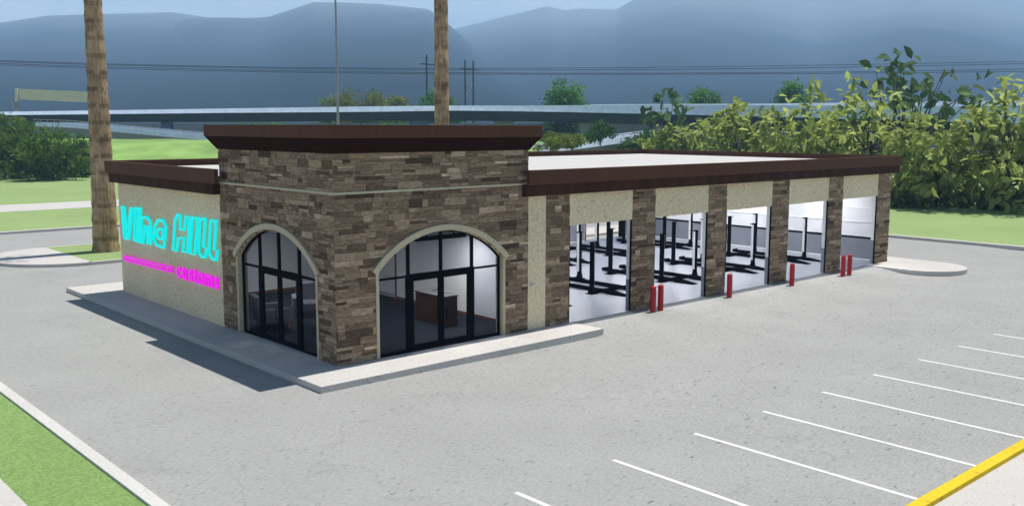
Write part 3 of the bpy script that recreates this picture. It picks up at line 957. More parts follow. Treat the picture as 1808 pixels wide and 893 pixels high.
def armchair(loc, rz, label):
    r = empty('armchair', loc, rz, label, 'armchair', 'armchairs in the lobby')
    b = MB(); b.box((-0.40, -0.38, 0.20), (0.40, 0.36, 0.44)); b.build('seat', M['chair'], r, bevel=0.05)
    b = MB()
    b.add([(-0.44, 0.22, 0.2), (0.44, 0.22, 0.2), (0.44, 0.44, 0.2), (-0.44, 0.44, 0.2), (-0.40, 0.36, 0.98), (0.40, 0.36, 0.98), (0.40, 0.52, 0.98), (-0.40, 0.52, 0.98)],
          [(0,3,2,1),(4,5,6,7),(0,1,5,4),(1,2,6,5),(2,3,7,6),(3,0,4,7)])
    b.build('backrest', M['chair'], r, bevel=0.05)
    for s in (-1, 1):
        b = MB(); b.box((s * 0.40, -0.36, 0.2), (s * 0.54, 0.40, 0.64)); b.build('armrest', M['chair'], r, bevel=0.05)
    for sx in (-1, 1):
        for sy in (-1, 1):
            b = MB(); b.tube([(sx*0.36, sy*0.3, 0.21), (sx*0.41, sy*0.34, 0.0)], [0.04, 0.025], 8); b.build('leg', M['chairwood'], r)
    r.scale = (1.3, 1.3, 1.15)
    return r
armchair((1.25, 6.15, 0.187), math.radians(75), 'pale grey armchair on short wooden legs just inside the left arch')
armchair((3.35, 7.15, 0.187), math.radians(-25), 'pale grey armchair farther back in the lobby, half hidden by the corner pier')

# ------------------------------------------------------------------ bollards
bp = None
BO = [(13.38, -0.56, 'left one of the red pair before the second stone pier'), (13.85, -0.53, 'right one of the red pair before the second stone pier'),
      (18.16, -0.62, 'single red one before the third stone pier'), (22.72, -0.7, 'single red one before the fourth stone pier'),
      (26.96, -0.8, 'left one of the red pair before the fifth stone pier'), (27.51, -0.82, 'right one of the red pair before the fifth stone pier')]
for (x, y, t) in BO:
    if bp is None:
        b = MB(); b.tube([(0, 0, -0.02), (0, 0, 0.93), (0, 0, 0.965), (0, 0, 0.985)], [0.108, 0.108, 0.085, 0.03], 20)
        bp = b.build('bollard', M['red'], None, smooth=False); o = bp
    else:
        o = copy_tree(bp)
    o.location = (x, y, gz(x, y))
    tag(o, 'steel bollard, ' + t, 'bollard', 'red bollards before the garage piers')

# ------------------------------------------------------------------ wall signs
# letter outlines as (s, z): s runs along the wall from the far corner towards the tower (s = 16.4 - y)
SX = -0.06
def sign_pts(pts): return [(SX, 16.4 - s, z) for s, z in pts]
LET = [('V', (1, [(0.225, 3.753), (0.309, 2.574), (0.459, 2.459), (0.816, 2.491), (0.928, 2.627), (1.38, 3.758), (1.173, 3.753), (0.776, 2.877), (0.563, 2.868), (0.5, 3.771)], [[(0.377, 3.737), (0.464, 2.918), (0.658, 2.529)], [(1.273, 3.725), (0.926, 2.867), (0.681, 2.531)], [(0.515, 3.711), (0.562, 2.859)]])), ('i', (1, [(1.677, 3.777), (2.237, 3.792), (1.774, 2.455), (1.367, 2.461)], [[(1.968, 3.771), (1.618, 2.471)]])), ('n', (1, [(2.248, 3.451), (2.853, 3.494), (3.136, 3.361), (3.178, 3.01), (3.092, 2.483), (2.788, 2.455), (2.808, 3.139), (2.571, 3.149), (2.329, 2.446), (1.928, 2.435)], [[(2.319, 3.405), (2.089, 2.471)], [(2.985, 3.182), (2.942, 2.486)]])), ('e', (0, [(4.457, 2.798), (3.965, 2.77), (3.686, 2.866), (3.75, 3.049), (4.03, 3.145), (4.358, 3.164), (4.294, 2.783), (4.497, 2.793), (4.635, 3.3), (4.415, 3.485), (3.923, 3.465), (3.538, 3.197), (3.397, 2.728), (3.683, 2.489), (4.379, 2.464), (4.455, 2.773)], [])), ('H', (1, [(5.193, 2.446), (5.494, 3.598), (5.755, 3.798), (5.993, 3.799), (5.919, 3.275), (6.316, 3.3), (6.478, 3.795), (6.79, 3.786), (6.495, 2.511), (6.061, 2.468), (6.267, 3.006), (5.73, 2.935), (5.546, 2.473)], [])), ('i', (1, [(7.025, 3.78), (7.473, 3.79), (7.096, 2.486), (6.693, 2.465)], [])), ('l', (1, [(7.65, 3.788), (8.104, 3.813), (7.838, 2.819), (8.08, 2.812), (7.98, 2.477), (7.665, 2.467), (7.415, 2.633)], [])), ('l', (1, [(8.512, 3.791), (8.948, 3.809), (8.693, 2.804), (8.944, 2.807), (8.831, 2.469), (8.511, 2.472), (8.256, 2.66)], []))]
r = empty('wall_sign', (0, 11.8, 3.1), 0, 'large lit cyan lettering reading Vine Hill on the cream side wall', 'sign')
for name, (closed, pts, fill) in LET:
    b = MB()
    q = [(p[0] - 0, p[1] - 11.8, p[2] - 3.1) for p in sign_pts(pts)]
    if closed: q = q + [q[0], q[1]]
    b.tube(q, 0.055, 8)
    for fp in fill:
        b.tube([(p[0], p[1] - 11.8, p[2] - 3.1) for p in sign_pts(fp)], 0.042, 8)
    b.build('letter', M['cyan'], r)
r = empty('wall_sign', (0, 11.8, 1.7), 0, 'lit magenta lettering reading customs behind a long bar, below the cyan words', 'sign')
BAR = [(0.19, 1.719), (5.1, 1.778), (5.042, 1.609), (0.215, 1.556)]
b = MB()
q = [(p[0], p[1] - 11.8, p[2] - 1.7) for p in sign_pts(BAR)]
b.tube(q + [q[0], q[1]], 0.034, 8)
m0 = Vector(q[0]).lerp(Vector(q[3]), 0.5); m1 = Vector(q[1]).lerp(Vector(q[2]), 0.5)
for k in range(14):
    a = m0.lerp(m1, (k + 0.2) / 14); c = m0.lerp(m1, (k + 0.85) / 14)
    b.tube([a, c], 0.018, 6)
b.build('bar', M['magenta'], r)
word = 'customs'
ADV = [0.0, 0.53, 1.04, 1.46, 1.90, 2.53, 3.15]
for i, ch in enumerate(word):
    cu = bpy.data.curves.new('letter', 'FONT'); cu.body = ch; cu.size = 0.86; cu.extrude = 0.025; cu.align_x = 'CENTER'; cu.offset = 0.018
    tmp = bpy.data.objects.new('letter', cu); col.objects.link(tmp)
    dg = bpy.context.evaluated_depsgraph_get(); dg.update()
    me = bpy.data.meshes.new_from_object(tmp.evaluated_get(dg))
    bpy.data.objects.remove(tmp); bpy.data.curves.remove(cu)
    me.materials.clear(); me.materials.append(M['magenta'])
    o = bpy.data.objects.new('letter', me); link(o, r)
    # text x axis -> -Y world, text y axis -> Z
    o.matrix_local = Matrix.Translation((-0.045, 16.4 - (5.60 + ADV[i]) - 11.8, 1.47 - 1.7)) @ Matrix(((0, 0, -1, 0), (-1, 0, 0, 0), (0, 1, 0, 0), (0, 0, 0, 1)))

# ------------------------------------------------------------------ palms
def frond_crown(r, z, seed, rad=3.2):
    b = MB(); rr = random.Random(seed)
    for k in range(34):
        az = rr.uniform(0, 2*PI); el = rr.uniform(-0.9, 1.2); Lf = rr.uniform(0.8, 1.0) * rad
        d = Vector((math.cos(az) * math.cos(el), math.sin(az) * math.cos(el), math.sin(el)))
        side = d.cross(Vector((0, 0, 1))).normalized()
        pts = []
        for q in range(7):
            t = q / 6
            pts.append(Vector((0, 0, z)) + d * Lf * t + Vector((0, 0, -1)) * (t * t) * Lf * 0.45)
        b.tone = rr.random()
        # stalk with a fan of blades
        for q in range(2, 7):
            for s in (-1, 1):
                a = pts[q - 1]; tip = pts[q] + side * s * 0.75 * (1 - abs(q - 4) / 5) + Vector((0, 0, -0.35))
                b.add([a, a + d * 0.09, tip], [(0, 1, 2)])
        for q in range(6):
            b.add([pts[q] - side * 0.03, pts[q] + side * 0.03, pts[q+1] + side * 0.02, pts[q+1] - side * 0.02], [(0, 1, 2, 3)])
    b.build('crown', M['frond'], r, tones=True)

def palm(loc, h, r0, r1, lean, seed, label):
    r = empty('palm_tree', loc, 0, label, 'palm tree')
    b = MB(); rr = random.Random(seed)
    n = 96; seg = 20
    ringv = []
    for i in range(n + 1):
        t = i / n; z = h * t - 0.05
        rad = r1 + (r0 - r1) * (1 - t) ** 1.6 * 0.8 + (r0 - r1) * 0.2 * math.exp(-z / 0.6)
        rad *= 1 + 0.028 * (1 if i % 4 < 2 else -1) * (0.4 + 0.6 * rr.random())
        for k in range(seg):
            a = 2*PI*k/seg
            q = rad * (1 + 0.02 * rr.uniform(-1, 1))
            ringv.append((lean[0] * t * t + q * math.cos(a), lean[1] * t * t + q * math.sin(a), z))
    base = len(b.v)
    b.v.extend(ringv)
    for i in range(n):
        for k in range(seg):
            b.f.append((i*seg+k, i*seg+(k+1) % seg, (i+1)*seg+(k+1) % seg, (i+1)*seg+k))
            b.t.append(0.0 if (i % 4 == 3 and rr.random() < 0.75) or rr.random() < 0.04 else rr.uniform(0.35, 1.0))
    b.build('trunk', M['palm'], r, smooth=True, tones=True)
    frond_crown(r, h + 0.1, seed)
    r.children[-1].location = (lean[0], lean[1], 0)
    return r
palm((4.12, 30.55, 0.15), 21.5, 0.74, 0.40, (0.0, 0.0), 4, 'tall palm with thick ringed trunk on the grass island left of the building')
palm((21.98, 23.30, 0.0), 26.0, 0.55, 0.37, (0.0, 0.0), 5, 'tall palm with slim ringed trunk rising behind the stone tower')

# ------------------------------------------------------------------ trees
def leaf_cloud(name, C, A, Nn, Lg, W, T, mat, parent):
    """C centres, A leaf axes, Nn normals, Lg lengths, W widths (arrays) -> folded six point leaves in one mesh"""
    n = len(C)
    Sd = np.cross(A, Nn); Sd /= np.linalg.norm(Sd, axis=1)[:, None] + 1e-9
    L1 = Lg[:, None]; W1 = W[:, None]
    up = Nn * (W1 * 0.25)
    base = C - A * L1 * 0.5; tip = C + A * L1 * 0.5 - Nn * L1 * 0.08
    l1 = C - A * L1 * 0.17 + Sd * W1 * 0.5 + up; l2 = C + A * L1 * 0.17 + Sd * W1 * 0.42 + up
    r1 = C - A * L1 * 0.17 - Sd * W1 * 0.5 + up; r2 = C + A * L1 * 0.17 - Sd * W1 * 0.42 + up
    V = np.stack([base, l1, l2, tip, r2, r1], axis=1).reshape(-1, 3)
    idx = np.arange(n)[:, None] * 6
    F = np.concatenate([idx + np.array([[0, 1, 2, 3]]), idx + np.array([[0, 3, 4, 5]])], axis=1).reshape(-1, 4)
    me = bpy.data.meshes.new(name)
    me.vertices.add(len(V)); me.vertices.foreach_set('co', V.astype(np.float32).ravel())
    me.loops.add(F.size); me.loops.foreach_set('vertex_index', F.astype(np.int32).ravel())
    me.polygons.add(len(F)); me.polygons.foreach_set('loop_start', np.arange(0, F.size, 4, dtype=np.int32))
    at = me.attributes.new('tone', 'FLOAT', 'FACE')
    at.data.foreach_set('value', np.repeat(T, 2).astype(np.float32))
    me.update(calc_edges=True)
    me.materials.append(mat)
    o = bpy.data.objects.new(name, me)
    return link(o, parent)

def tree(name, loc, h, rad, mat, label, cat='tree', group=None, clumps=40, per=40, leaf=0.6, clump_r=None, low=0.15, seed=1, sparse=False, flat=1.0, asp=0.45, trunk_r=None, spray=False, spray_dir=(0, 0)):
    r = empty(name, loc, 0, label, cat, group)
    rg = np.random.default_rng(seed); rr = random.Random(seed)
    cz = h * (low + 1) / 2; hz = h * (1 - low) / 2
    if clump_r is None: clump_r = rad * 0.26
    cc = []
    tries = 0
    while len(cc) < clumps and tries < 20000:
        tries += 1
        q = rg.normal(size=3); q /= np.linalg.norm(q)
        s = rg.uniform(0.35, 1.0) ** 0.6
        p = np.array([q[0] * rad * s, q[1] * rad * s, cz + q[2] * hz * s * 0.95])
        p[2] += 0.10 * h * math.sin(3 * math.atan2(q[1], q[0]) + seed)
        tp = max(0.0, (p[2] - cz) / hz); p[0] *= 1 - 0.42 * tp; p[1] *= 1 - 0.42 * tp
        if p[2] < clump_r * 0.5 or p[2] > h - clump_r * 0.2: continue
        cc.append(p)
    # trunk and limbs
    b = MB()
    tr = trunk_r or max(0.1, h * 0.022)
    th = h * 0.55
    top = Vector((rr.uniform(-0.1, 0.1) * rad, rr.uniform(-0.1, 0.1) * rad, th))
    b.tube([(0, 0, -0.2), (top.x * 0.2, top.y * 0.2, th * 0.35), (top.x * 0.6, top.y * 0.6, th * 0.7), top], [tr * 1.25, tr, tr * 0.75, tr * 0.5], 8)
    for k, p in enumerate(cc):
        if not sparse and k % 2: continue
        t0 = rr.uniform(0.25, 1.0)
        s0 = Vector((top.x * t0, top.y * t0, th * t0)); e = Vector(p)
        mid = s0.lerp(e, 0.5) + Vector((rr.uniform(-.1, .1) * rad, rr.uniform(-.1, .1) * rad, -0.04 * h if e.z > s0.z else 0.05 * h))
        b.tube([s0, mid, e], [tr * 0.38, tr * 0.24, tr * 0.08], 5, False)
    b.build('trunk', M['bark'], r)
    C = []; T = []
    for p in cc:
        k = max(4, int(per * rg.uniform(0.6, 1.4)))
        q = rg.normal(size=(k, 3)) * clump_r * np.array([0.62, 0.62, 0.45 * flat])
        if spray:
            ax = p - np.array([0, 0, cz * 0.55]); ax /= np.linalg.norm(ax) + 1e-9
            ax = ax + np.array([spray_dir[0], spray_dir[1], 0.25]); ax /= np.linalg.norm(ax)
            q = q * 0.55 + ax[None, :] * (rg.uniform(-1.3, 1.5, size=k) * clump_r)[:, None]
        C.append(p + q)
        T.append(np.clip(rg.normal(0.5 + rg.uniform(-0.18, 0.18), 0.2, size=k), 0, 1))
    C = np.concatenate(C); T = np.concatenate(T)
    C[:, 2] = np.maximum(C[:, 2], 0.12)
    n = len(C)
    out = C - np.array([0, 0, cz]); out /= np.linalg.norm(out, axis=1)[:, None] + 1e-9
    A = out * 0.5 + rg.normal(size=(n, 3)) * 0.6 + np.array([0, 0, -0.25]); A /= np.linalg.norm(A, axis=1)[:, None]
    Nn = rg.normal(size=(n, 3)) * 0.38 + np.array([0.15, -0.1, 0.75]) + out * 0.85
    Nn -= A * np.sum(Nn * A, axis=1)[:, None]; Nn /= np.linalg.norm(Nn, axis=1)[:, None] + 1e-9
    Lg = leaf * rg.uniform(0.65, 1.3, size=n)
    leaf_cloud('crown', C, A, Nn, Lg, Lg * asp * rg.uniform(0.85, 1.15, size=n), T, mat, r)
    return r

G1 = 'large leaved trees behind the right end of the building'
RIGHT = [  # u, depth, height, radius, material, label
    (1905, 77, 8.2, 4.6, 'leaf_lime', 'lime green large leaved tree at the right edge of the picture'),
    (1782, 79, 9.8, 4.9, 'leaf_lime', 'lime green large leaved tree whose leafy shadow falls on the lawn far right'),
    (1662, 81.5, 7.6, 4.8, 'leaf_mid', 'olive green large leaved tree right behind the end corner of the roof'),
    (1535, 88, 10.2, 5.2, 'leaf_lime', 'tall lime green large leaved tree above the right end of the roof'),
    (1425, 93, 9.6, 5.0, 'leaf_lime', 'yellow green large leaved tree above the middle of the garage roof'),
    (1300, 98, 8.4, 4.6, 'leaf_mid', 'lower olive green large leaved tree left of the yellow green one above the roof'),
    (1205, 108, 6.4, 4.4, 'leaf_mid', 'small olive green large leaved tree at the left end of the row above the roof'),
]
for i, (u, d, h, rad, mt, lb) in enumerate(RIGHT):
    tree('broadleaf_tree', ground_at(u, d, 0.12), h, rad, M[mt], lb, 'tree', G1, 48, 19, 1.02, rad * 0.30, 0.05, 100 + i, True, 0.8, 0.42, None, True, (0.35, -0.3))
tree('broadleaf_tree', ground_at(1600, 97, 0.12), 13.4, 7.6, M['leaf_shade'], 'taller dark green tree with open bare branches above the lime trees', 'tree', G1, 30, 6, 1.35, 1.5, 0.5, 131, True, 1.0, 0.5, 0.3, True, (0.5, -0.45))
tree('broadleaf_tree', ground_at(1180, 112, 0.12), 11.2, 3.6, M['leaf_shade'], 'thin dark green tree with open branches before the overpass, above the roof', 'tree', G1, 14, 6, 1.4, 1.0, 0.5, 133, True, 1.0, 0.5, 0.2)
# undergrowth below the right trees
for i, (u, d, h, rad) in enumerate([(1606, 82, 1.2, 1.9), (1690, 83, 2.1, 2.6), (1785, 80, 1.3, 2.3), (1862, 77, 2.0, 2.2)]):
    lb = ['low green shrub beside the end corner of the building', 'low green shrub under the olive green tree, right of the building', 'low green shrub near the right edge of the lawn', 'low green shrub just at the right picture edge'][i]
    tree('shrub', ground_at(u, d, 0.12), h, rad, M['leaf_bush'], lb, 'shrub', 'low shrubs under the right trees', 20, 34, 0.62, 0.8, 0.0, 150 + i)

G2 = 'bushy trees on the lawn at the left'
LEFT = [(-50, 118, 9.6, 4.4), (30, 124, 7.6, 3.6), (88, 119, 5.6, 3.6), (142, 127, 4.6, 2.6)]
LLB = ['green bushy tree at the left picture edge', 'tallest green bushy tree below the tan gantry sign', 'rounded green bushy tree between the tallest one and the palm', 'green bushy tree just left of the near palm trunk']
for i, (u, d, h, rad) in enumerate(LEFT):
    tree('bushy_tree', ground_at(u, d, 0.12), h, rad, M['leaf_bush'], LLB[i], 'tree', G2, 50, 110, 0.60, rad * 0.3, 0.0, 200 + i, False, 1.0, 0.24, None, True, (0, 0))
G3 = 'low bushes on the grassy bank'
for i, (u, v, d, h, rad, mt) in enumerate([(975, 262, 128, 2.6, 2.2, 'leaf_olive'), (1010, 258, 134, 1.8, 2.0, 'leaf_olive'), (1060, 250, 140, 3.6, 2.4, 'leaf_dark')]):
    p = P(u, v, d)
    lb = ['olive bush at the right side of the tower cornice', 'low olive bush right of the one beside the cornice', 'dark bush before the rising ramp right of the tower'][i]
    tree('bush', (p[0], p[1], max(0.0, p[2] - 0.4)), h, rad, M[mt], lb, 'bush', G3, 18, 70, 0.42, 0.6, 0.0, 230 + i)

# far trees behind the overpass
G4 = 'trees beyond the overpass'
FAR = [(605, 262, 163, 6.5, 'leaf_olive', 'olive tree beyond the overpass, beside the tall mast'), (655, 265, 162, 7.5, 'leaf_olive', 'broad olive tree beyond the overpass, right of the tall mast'),
       (700, 268, 167, 5.0, 'leaf_olive', 'lower olive tree beyond the overpass, nearest the far palm on its left'), (776, 262, 160, 6.0, 'leaf_far', 'bright green tree beyond the overpass, behind the far palm trunk'),
       (997, 240, 138, 6.6, 'leaf_far', 'tall bright green tree beyond the overpass, right of the utility poles'), (1242, 250, 157, 5.8, 'leaf_far', 'rounded bright green tree beyond the overpass, over the garage roof'),
       (1398, 250, 146, 6.2, 'leaf_far', 'bright green tree beyond the overpass, behind the yellow green tree')]
for i, (u, d, v, rad, mt, lb) in enumerate(FAR):
    h = 7 + (224 - v) / FPX * d
    tree('far_tree', ground_at(u, d, -0.2), h, rad, M[mt], lb, 'tree', G4, 60, 70, 0.85, rad * 0.27, 0.25, 300 + i)
for i, (u, d, h, rad) in enumerate([(1140, 150, 6.6, 4.2), (1190, 156, 6.8, 4.6), (985, 195, 8.2, 4.0)]):
    lb = ['dark tree between the two road decks, nearer the tower', 'dark tree between the two road decks, nearer the garage trees', 'small dark tree under the overpass edge right of the tower'][i]
    tree('dark_tree', ground_at(u, d, -0.2), h, rad, M['leaf_dark'], lb, 'tree', 'dark trees under the overpass', 40, 60, 0.7, rad * 0.28, 0.1, 330 + i)
for i, (u, d) in enumerate([(90, 232), (470, 236), (690, 232)]):
    lb = ['low tree glimpsed under the overpass left of the near palm', 'low tree glimpsed under the overpass over the tower left part', 'low tree glimpsed under the overpass left of the far palm'][i]
    tree('dark_tree', ground_at(u, d, -0.2), 7.6, 9.0, M['leaf_far'], lb, 'tree', 'dark trees under the overpass', 40, 60, 0.8, 2.2, 0.1, 340 + i)

# ------------------------------------------------------------------ overpass and ramps
def interp_path(tab, us):
    tab = np.array(tab, float)
    return [[float(np.interp(u, tab[:, 0], tab[:, k])) for k in range(1, tab.shape[1])] for u in us]

def overpass(name, tab, us, width, label):
    r = empty(name, ground_at((us[0] + us[-1]) / 2, 205, 0), 0, label, 'bridge')
    o = Vector(r.location)
    rows = interp_path(tab, us)
    top = []; mid = []; bot = []
    for u, (vt, vm, vb, d) in zip(us, rows):
        top.append(Vector(P(u, vt, d)) - o); mid.append(Vector(P(u, vm, d)) - o); bot.append(Vector(P(u, vb, d)) - o)
    # path runs left to right seen from the camera; +side is towards the camera
    def sec(i):
        a = mid[i].z - top[i].z
        return [(-0.62, 0.0), (0.0, a), (-0.95, a), (-0.95, 0.0)]
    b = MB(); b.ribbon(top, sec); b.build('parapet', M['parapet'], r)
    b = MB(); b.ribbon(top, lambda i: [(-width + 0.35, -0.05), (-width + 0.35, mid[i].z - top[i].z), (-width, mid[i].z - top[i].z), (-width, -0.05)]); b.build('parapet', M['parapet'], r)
    def sec2(i):
        a = mid[i].z - top[i].z - 0.01; c = bot[i].z - top[i].z
        return [(-0.12, a), (-0.3, c + 0.3), (-1.2, c), (-width + 1.2, c), (-width + 0.12, a)]
    b = MB(); b.ribbon(top, sec2); b.build('girder', M['girder'], r)
    return r, o, top, bot
T1 = [(-500, 206, 211, 219, 215), (0, 197.5, 203.5, 215.5, 206), (450, 191, 199, 215, 203), (640, 188, 198, 212.5, 200), (800, 186.6, 195.5, 213, 198),
      (960, 186.5, 197, 215, 190), (1060, 185.5, 199.5, 218, 180), (1140, 185.2, 201, 220.5, 172), (1350, 186, 206, 230, 158), (1700, 188, 216, 246, 140), (2100, 190, 226, 262, 125)]
us1 = list(range(-500, 1000, 100)) + list(range(1000, 2150, 50))
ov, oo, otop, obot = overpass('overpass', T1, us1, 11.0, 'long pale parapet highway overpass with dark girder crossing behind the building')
def pier(u, d, parent, o, mat, w0=2.2, w1=4.6, ztop=8.0):
    b = MB(); p = Vector(ground_at(u, d, 0)) - o
    sd = Vector((RT[0], RT[1], 0)).normalized(); fwv = Vector((FW[0], FW[1], 0)).normalized()
    v = []
    for z, w in ((-0.5, w0), (ztop - 3.2, w0), (ztop - 0.1, w1)):
        for (a, c) in ((-w, -0.7), (w, -0.7), (w, 0.7), (-w, 0.7)):
            q = p + sd * a * 0.5 + fwv * c; v.append((q.x, q.y, z - o.z))
    f = [(0, 1, 2, 3), (8, 9, 10, 11)]
    for k in range(2):
        for i in range(4): f.append((4*k+i, 4*k+(i+1) % 4, 4*k+4+(i+1) % 4, 4*k+4+i))
    b.add(v, f); return b.build('pier', mat, parent)
for u, d in ((-190, 213), (60, 212), (295, 210), (740, 204), (890, 199), (1040, 188), (1240, 170), (1480, 156)):
    pier(u, d, ov, oo, M['bluepier'] if u in (295, 740) else M['concrete'], 2.8, 2.0 if u in (295,) else 4.4, 8.3)
T2 = [(1000, 185, 190, 203, 240), (1200, 183.6, 192.5, 205, 236), (1350, 183.2, 191.5, 205, 232), (1600, 180, 189, 206, 226), (1780, 177.5, 187.5, 207, 220), (2150, 172, 184, 208, 210)]
overpass('overpass', T2, list(range(1000, 2151, 50)), 10.0, 'second, farther highway deck seen above the lime trees at the right')

def ramp_road(tab, us, width, label, barrier=0.85):
    r = empty('ramp', ground_at((us[0] + us[-1]) / 2, 165, 0), 0, label, 'ramp')
    o = Vector(r.location)
    rows = interp_path(tab, us)
    path = [Vector(P(u, v, d)) - o for u, (v, d) in zip(us, rows)]
    b = MB(); b.ribbon(path, [(0, -0.02), (0, -1.1), (-width, -1.1), (-width, -0.02)]); b.build('deck', M['asphalt'], r)
    for off in (0.0, -width + 0.3):
        b = MB(); b.ribbon(path, [(off, -0.6), (off - 0.5, barrier), (off - 0.75, barrier), (off - 0.75, -0.6)]); b.build('barrier', M['parapet'], r)
    for off in (-0.1, -width + 0.2):
        b = MB()
        b.tube([p + Vector((0, 0, barrier + 0.55)) for p in path], 0.06, 5)
        for i in range(0, len(path), 1):
            b.tube([path[i] + Vector((0, 0, barrier)), path[i] + Vector((0, 0, barrier + 0.55))], 0.05, 4)
        b.build('guard_rail', M['brace'], r)
    # supports
    for i in range(0, len(path), 6):
        b = MB(); p = path[i]
        if p.z + o.z > 1.5:
            b.tube([(p.x, p.y, -0.4 - o.z), (p.x, p.y, p.z - 1.1)], 0.6, 10); b.build('column', M['concrete'], r)
    return r
ramp_road([(60, 223, 196), (125, 225.5, 192), (310, 243, 176), (420, 253, 168)], list(range(60, 421, 12)), 6.5, 'sloping slip road with pale barriers coming down behind the bank, left of the tower')
ramp_road([(960, 270, 142), (1015, 264, 146), (1100, 252.5, 154), (1180, 241.5, 160), (1260, 236, 166), (1500, 232, 176), (1808, 236, 186), (2000, 238, 190)], list(range(960, 2001, 20)), 7.0, 'slip road with pale barrier rising to the right behind the garage roof')

# retaining wall far behind
b = MB()
b.ribbon([P(u, 224, 256) for u in range(-600, 2400, 100)], [(0, -7.6), (0, 0.9), (-0.6, 0.9), (-0.6, -7.6)])
tag(b.build('retaining_wall', M['retain']), 'long pale lavender concrete wall glimpsed in the gap under the overpass', 'wall')

# gantry sign on the overpass
p0 = Vector(P(29, 157, 208)); 
r = empty('gantry_sign', tuple(Vector(P(29, 200, 208))), 0, 'tan highway sign seen from behind on a post above the overpass at the left', 'sign')
o = Vector(r.location)
b = MB(); b.ribbon([Vector(P(32, 157, 208)) - o, Vector(P(178, 163, 208)) - o], [(0, 0), (0, -2.35), (-0.3, -2.35), (-0.3, 0)]); b.build('panel', M['signtan'], r)
b = MB(); b.tube([(0, 0, -1.5), Vector(P(29, 156, 208)) - o], 0.35, 8); b.build('post', M['signtan'], r)
b = MB(); b.tube([Vector(P(176, 215, 208.5)) - o, Vector(P(176, 158, 208.5)) - o], 0.35, 8); b.build('post', M['signtan'], r)
b = MB(); q = Vector(P(28, 186, 207.4)) - o; b.box((q.x - 0.55, q.y - 0.55, q.z - 0.8), (q.x + 0.55, q.y + 0.55, q.z + 0.8)); b.build('control_box', M['galv'], r)

# light mast
p = P(597, 224, 125)
r = empty('light_mast', (p[0], p[1], 0), 0, 'very tall thin grey light mast rising behind the stone tower', 'light mast')
b = MB(); b.tube([(0, 0, -0.3), (0, 0, 30)], [0.20, 0.11], 10); b.build('pole', M['galv'], r)
for k in range(4):
    a = k * PI / 2; b = MB()
    b.tube([(0, 0, 29.6), (math.cos(a) * 1.2, math.sin(a) * 1.2, 29.9)], 0.05, 6); b.box((math.cos(a)*1.3 - 0.3, math.sin(a)*1.3 - 0.3, 29.75), (math.cos(a)*1.3 + 0.3, math.sin(a)*1.3 + 0.3, 29.95))
    b.build('lamp_head', M['galv'], r)

# H frame utility poles
def hframe(u0, u1, vt0, vt1, va0, va1, d, label):
    p = P((u0 + u1) / 2, 224, d)
    r = empty('utility_pole', (p[0], p[1], 0), 0, label, 'utility pole', 'H frame utility poles beyond the overpass')
    o = Vector(r.location)
    A = Vector(P(u0, vt0, d)) - o; B = Vector(P(u1, vt1, d)) - o
    for q in (A, B):
        b = MB(); b.tube([(q.x, q.y, -0.4), (q.x, q.y, q.z)], [0.30, 0.22], 8); b.build('pole', M['polewood'], r)
    e = (B - A); e.z = 0; e.normalize()
    a0 = Vector(P(u0, va0, d)) - o; a1 = Vector(P(u1, va1, d)) - o
    b = MB(); b.tube([a0 - e * 1.7, a1 + e * 1.7], 0.17, 6); b.build('crossarm', M['polewood'], r)
    b = MB()
    za, zb = P(u0, 146, d)[2], P(u0, 170, d)[2]
    b.tube([(A.x, A.y, zb), (B.x, B.y, za)], 0.11, 5); b.build('cross_brace', M['brace'], r)
    b = MB(); b.tube([(A.x, A.y, za), (B.x, B.y, zb)], 0.07, 5); b.build('cross_brace', M['galv'], r)
    for q in (a0 - e * 1.5, (a0 + a1) / 2, a1 + e * 1.5):
        b = MB(); b.tube([q, q - Vector((0, 0, 1.3))], 0.06, 5); b.build('insulator', M['galv'], r)
hframe(753, 775, 97, 98, 113, 116, 285, 'dark wooden H frame utility pole partly behind the far palm trunk')
hframe(821, 835.5, 106, 108, 121.5, 124, 300, 'dark wooden H frame utility pole standing right of the far palm')

# wires
WU = [0, 452, 790, 1000, 1356, 1808]
WV = [[107.5, 117.3, 122.3, 120.6, 116, 109], [109.5, 119.3, 124.8, 124.6, 120, 113], [113, 123, 129.4, 131, 127, 122.6], [115.5, 125.3, 131.8, 133.3, 129, 126.8]]
WL = ['topmost of the four dark overhead cables', 'second overhead cable from the top', 'third overhead cable from the top', 'lowest of the four dark overhead cables']
for k, vs in enumerate(WV):
    cf = np.polyfit(np.array(WU) / 1000.0, vs, 3)
    pts = [P(u, float(np.polyval(cf, u / 1000.0)), 285 + 0.0 * k) for u in range(-120, 1930, 25)]
    b = MB(); b.tube(pts, 0.085, 5)
    o = b.build('power_cable', M['wire'])
    tag(o, WL[k] + ' strung across the mountains', 'cable', 'overhead power cables')

# ------------------------------------------------------------------ haze
b = MB(); b.box((-1750, -1750, -4.5), (4150, 4150, 560))
hz = b.build('haze', None)
m = bpy.data.materials.new('haze_air'); m.use_nodes = True
nt = m.node_tree; nt.nodes.clear()
out = nt.nodes.new('ShaderNodeOutputMaterial'); pv = nt.nodes.new('ShaderNodeVolumePrincipled')
pv.inputs['Color'].default_value = (0.36, 0.59, 0.95, 1)
pv.inputs['Density'].default_value = 0.00036
pv.inputs['Anisotropy'].default_value = 0.0
nt.links.new(pv.outputs[0], out.inputs['Volume'])
hz.data.materials.append(m)
tag(hz, kind='stuff')

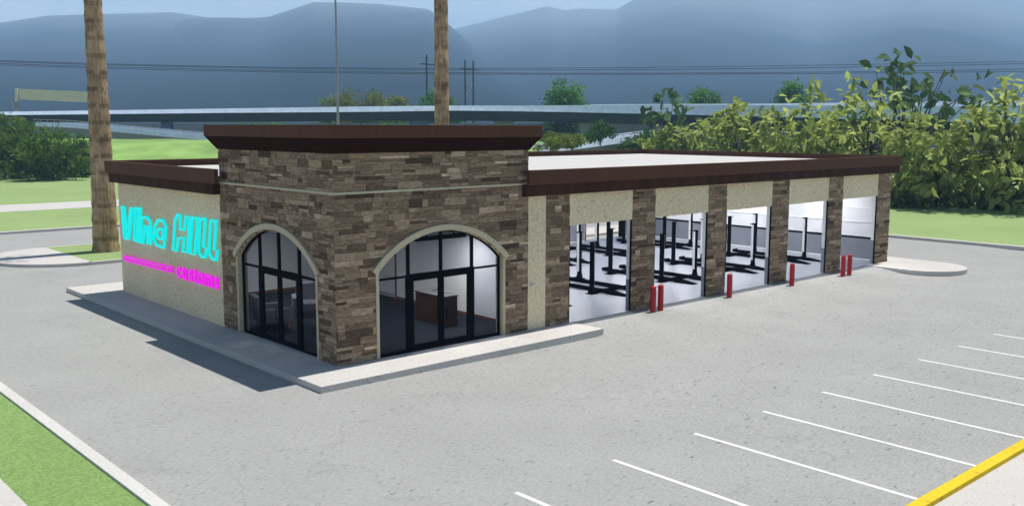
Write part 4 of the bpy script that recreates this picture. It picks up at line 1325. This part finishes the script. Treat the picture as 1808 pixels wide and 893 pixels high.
# ------------------------------------------------------------------ light
SUN_TO = Vector((-2.3, -0.01, -7.04)).normalized()
sd = bpy.data.lights.new('sun', 'SUN'); sd.energy = 5.0; sd.angle = math.radians(0.5); sd.color = (1.0, 0.955, 0.89)
so = bpy.data.objects.new('sun', sd); link(so)
so.rotation_euler = SUN_TO.to_track_quat('-Z', 'Y').to_euler()
so.location = (30, -10, 80)
el = math.asin(-SUN_TO.z); az = math.atan2(-SUN_TO.x, -SUN_TO.y)
w = bpy.data.worlds.new('World'); S.world = w; w.use_nodes = True
nt = w.node_tree; bg = nt.nodes['Background']
sky = nt.nodes.new('ShaderNodeTexSky'); sky.sky_type = 'NISHITA'; sky.sun_disc = False
sky.sun_elevation = el; sky.sun_rotation = az; sky.air_density = 1.0; sky.dust_density = 0.5; sky.ozone_density = 1.5
tc = nt.nodes.new('ShaderNodeTexCoord'); mp = nt.nodes.new('ShaderNodeMapping'); mp.inputs['Scale'].default_value = (2.2, 2.2, 9)
nz = nt.nodes.new('ShaderNodeTexNoise'); nz.inputs['Scale'].default_value = 2.0; nz.inputs['Detail'].default_value = 6
cr = ramp(nt, [(0.48, (0, 0, 0)), (0.75, (1, 1, 1))])
nt.links.new(tc.outputs['Generated'], mp.inputs['Vector']); nt.links.new(mp.outputs[0], nz.inputs['Vector']); nt.links.new(nz.outputs['Fac'], cr.inputs[0])
cl = sky.outputs[0]
# bright thin cloud bank low over the horizon
sx = nt.nodes.new('ShaderNodeSeparateXYZ'); nt.links.new(tc.outputs['Generated'], sx.inputs[0])
hr = ramp(nt, [(0.0, (1, 1, 1)), (0.13, (0.95, 0.95, 0.95)), (0.30, (0, 0, 0))])
nt.links.new(sx.outputs['Z'], hr.inputs[0])
bank_c = mixc(nt, cr.outputs[0], (19.0, 22.0, 21.0), (25.0, 25.5, 24.5))
cl2 = mixc(nt, hr.outputs[0], cl, bank_c)
nt.links.new(cl2, bg.inputs['Color']); bg.inputs['Strength'].default_value = 0.05

# ------------------------------------------------------------------ camera and render settings
cd = bpy.data.cameras.new('camera'); co = bpy.data.objects.new('camera', cd); link(co)
cd.sensor_width = 36; cd.lens = 36 * FPX / 1808; cd.clip_start = 0.1; cd.clip_end = 9000
R3m = Matrix(((RT[0], UP[0], -FW[0]), (RT[1], UP[1], -FW[1]), (RT[2], UP[2], -FW[2])))
co.matrix_world = Matrix.Translation(Vector(CAM)) @ R3m.to_4x4()
S.camera = co
S.view_settings.view_transform = 'Standard'; S.view_settings.look = 'None'
S.view_settings.exposure = 0.27; S.view_settings.gamma = 1.0
try: S.view_settings.use_curve_mapping = False
except Exception: pass
cy = S.cycles
cy.use_denoising = True
cy.max_bounces = 8; cy.diffuse_bounces = 4; cy.glossy_bounces = 3; cy.transmission_bounces = 4; cy.transparent_max_bounces = 12; cy.volume_bounces = 1
cy.sample_clamp_indirect = 6.0
cy.caustics_reflective = False; cy.caustics_refractive = False
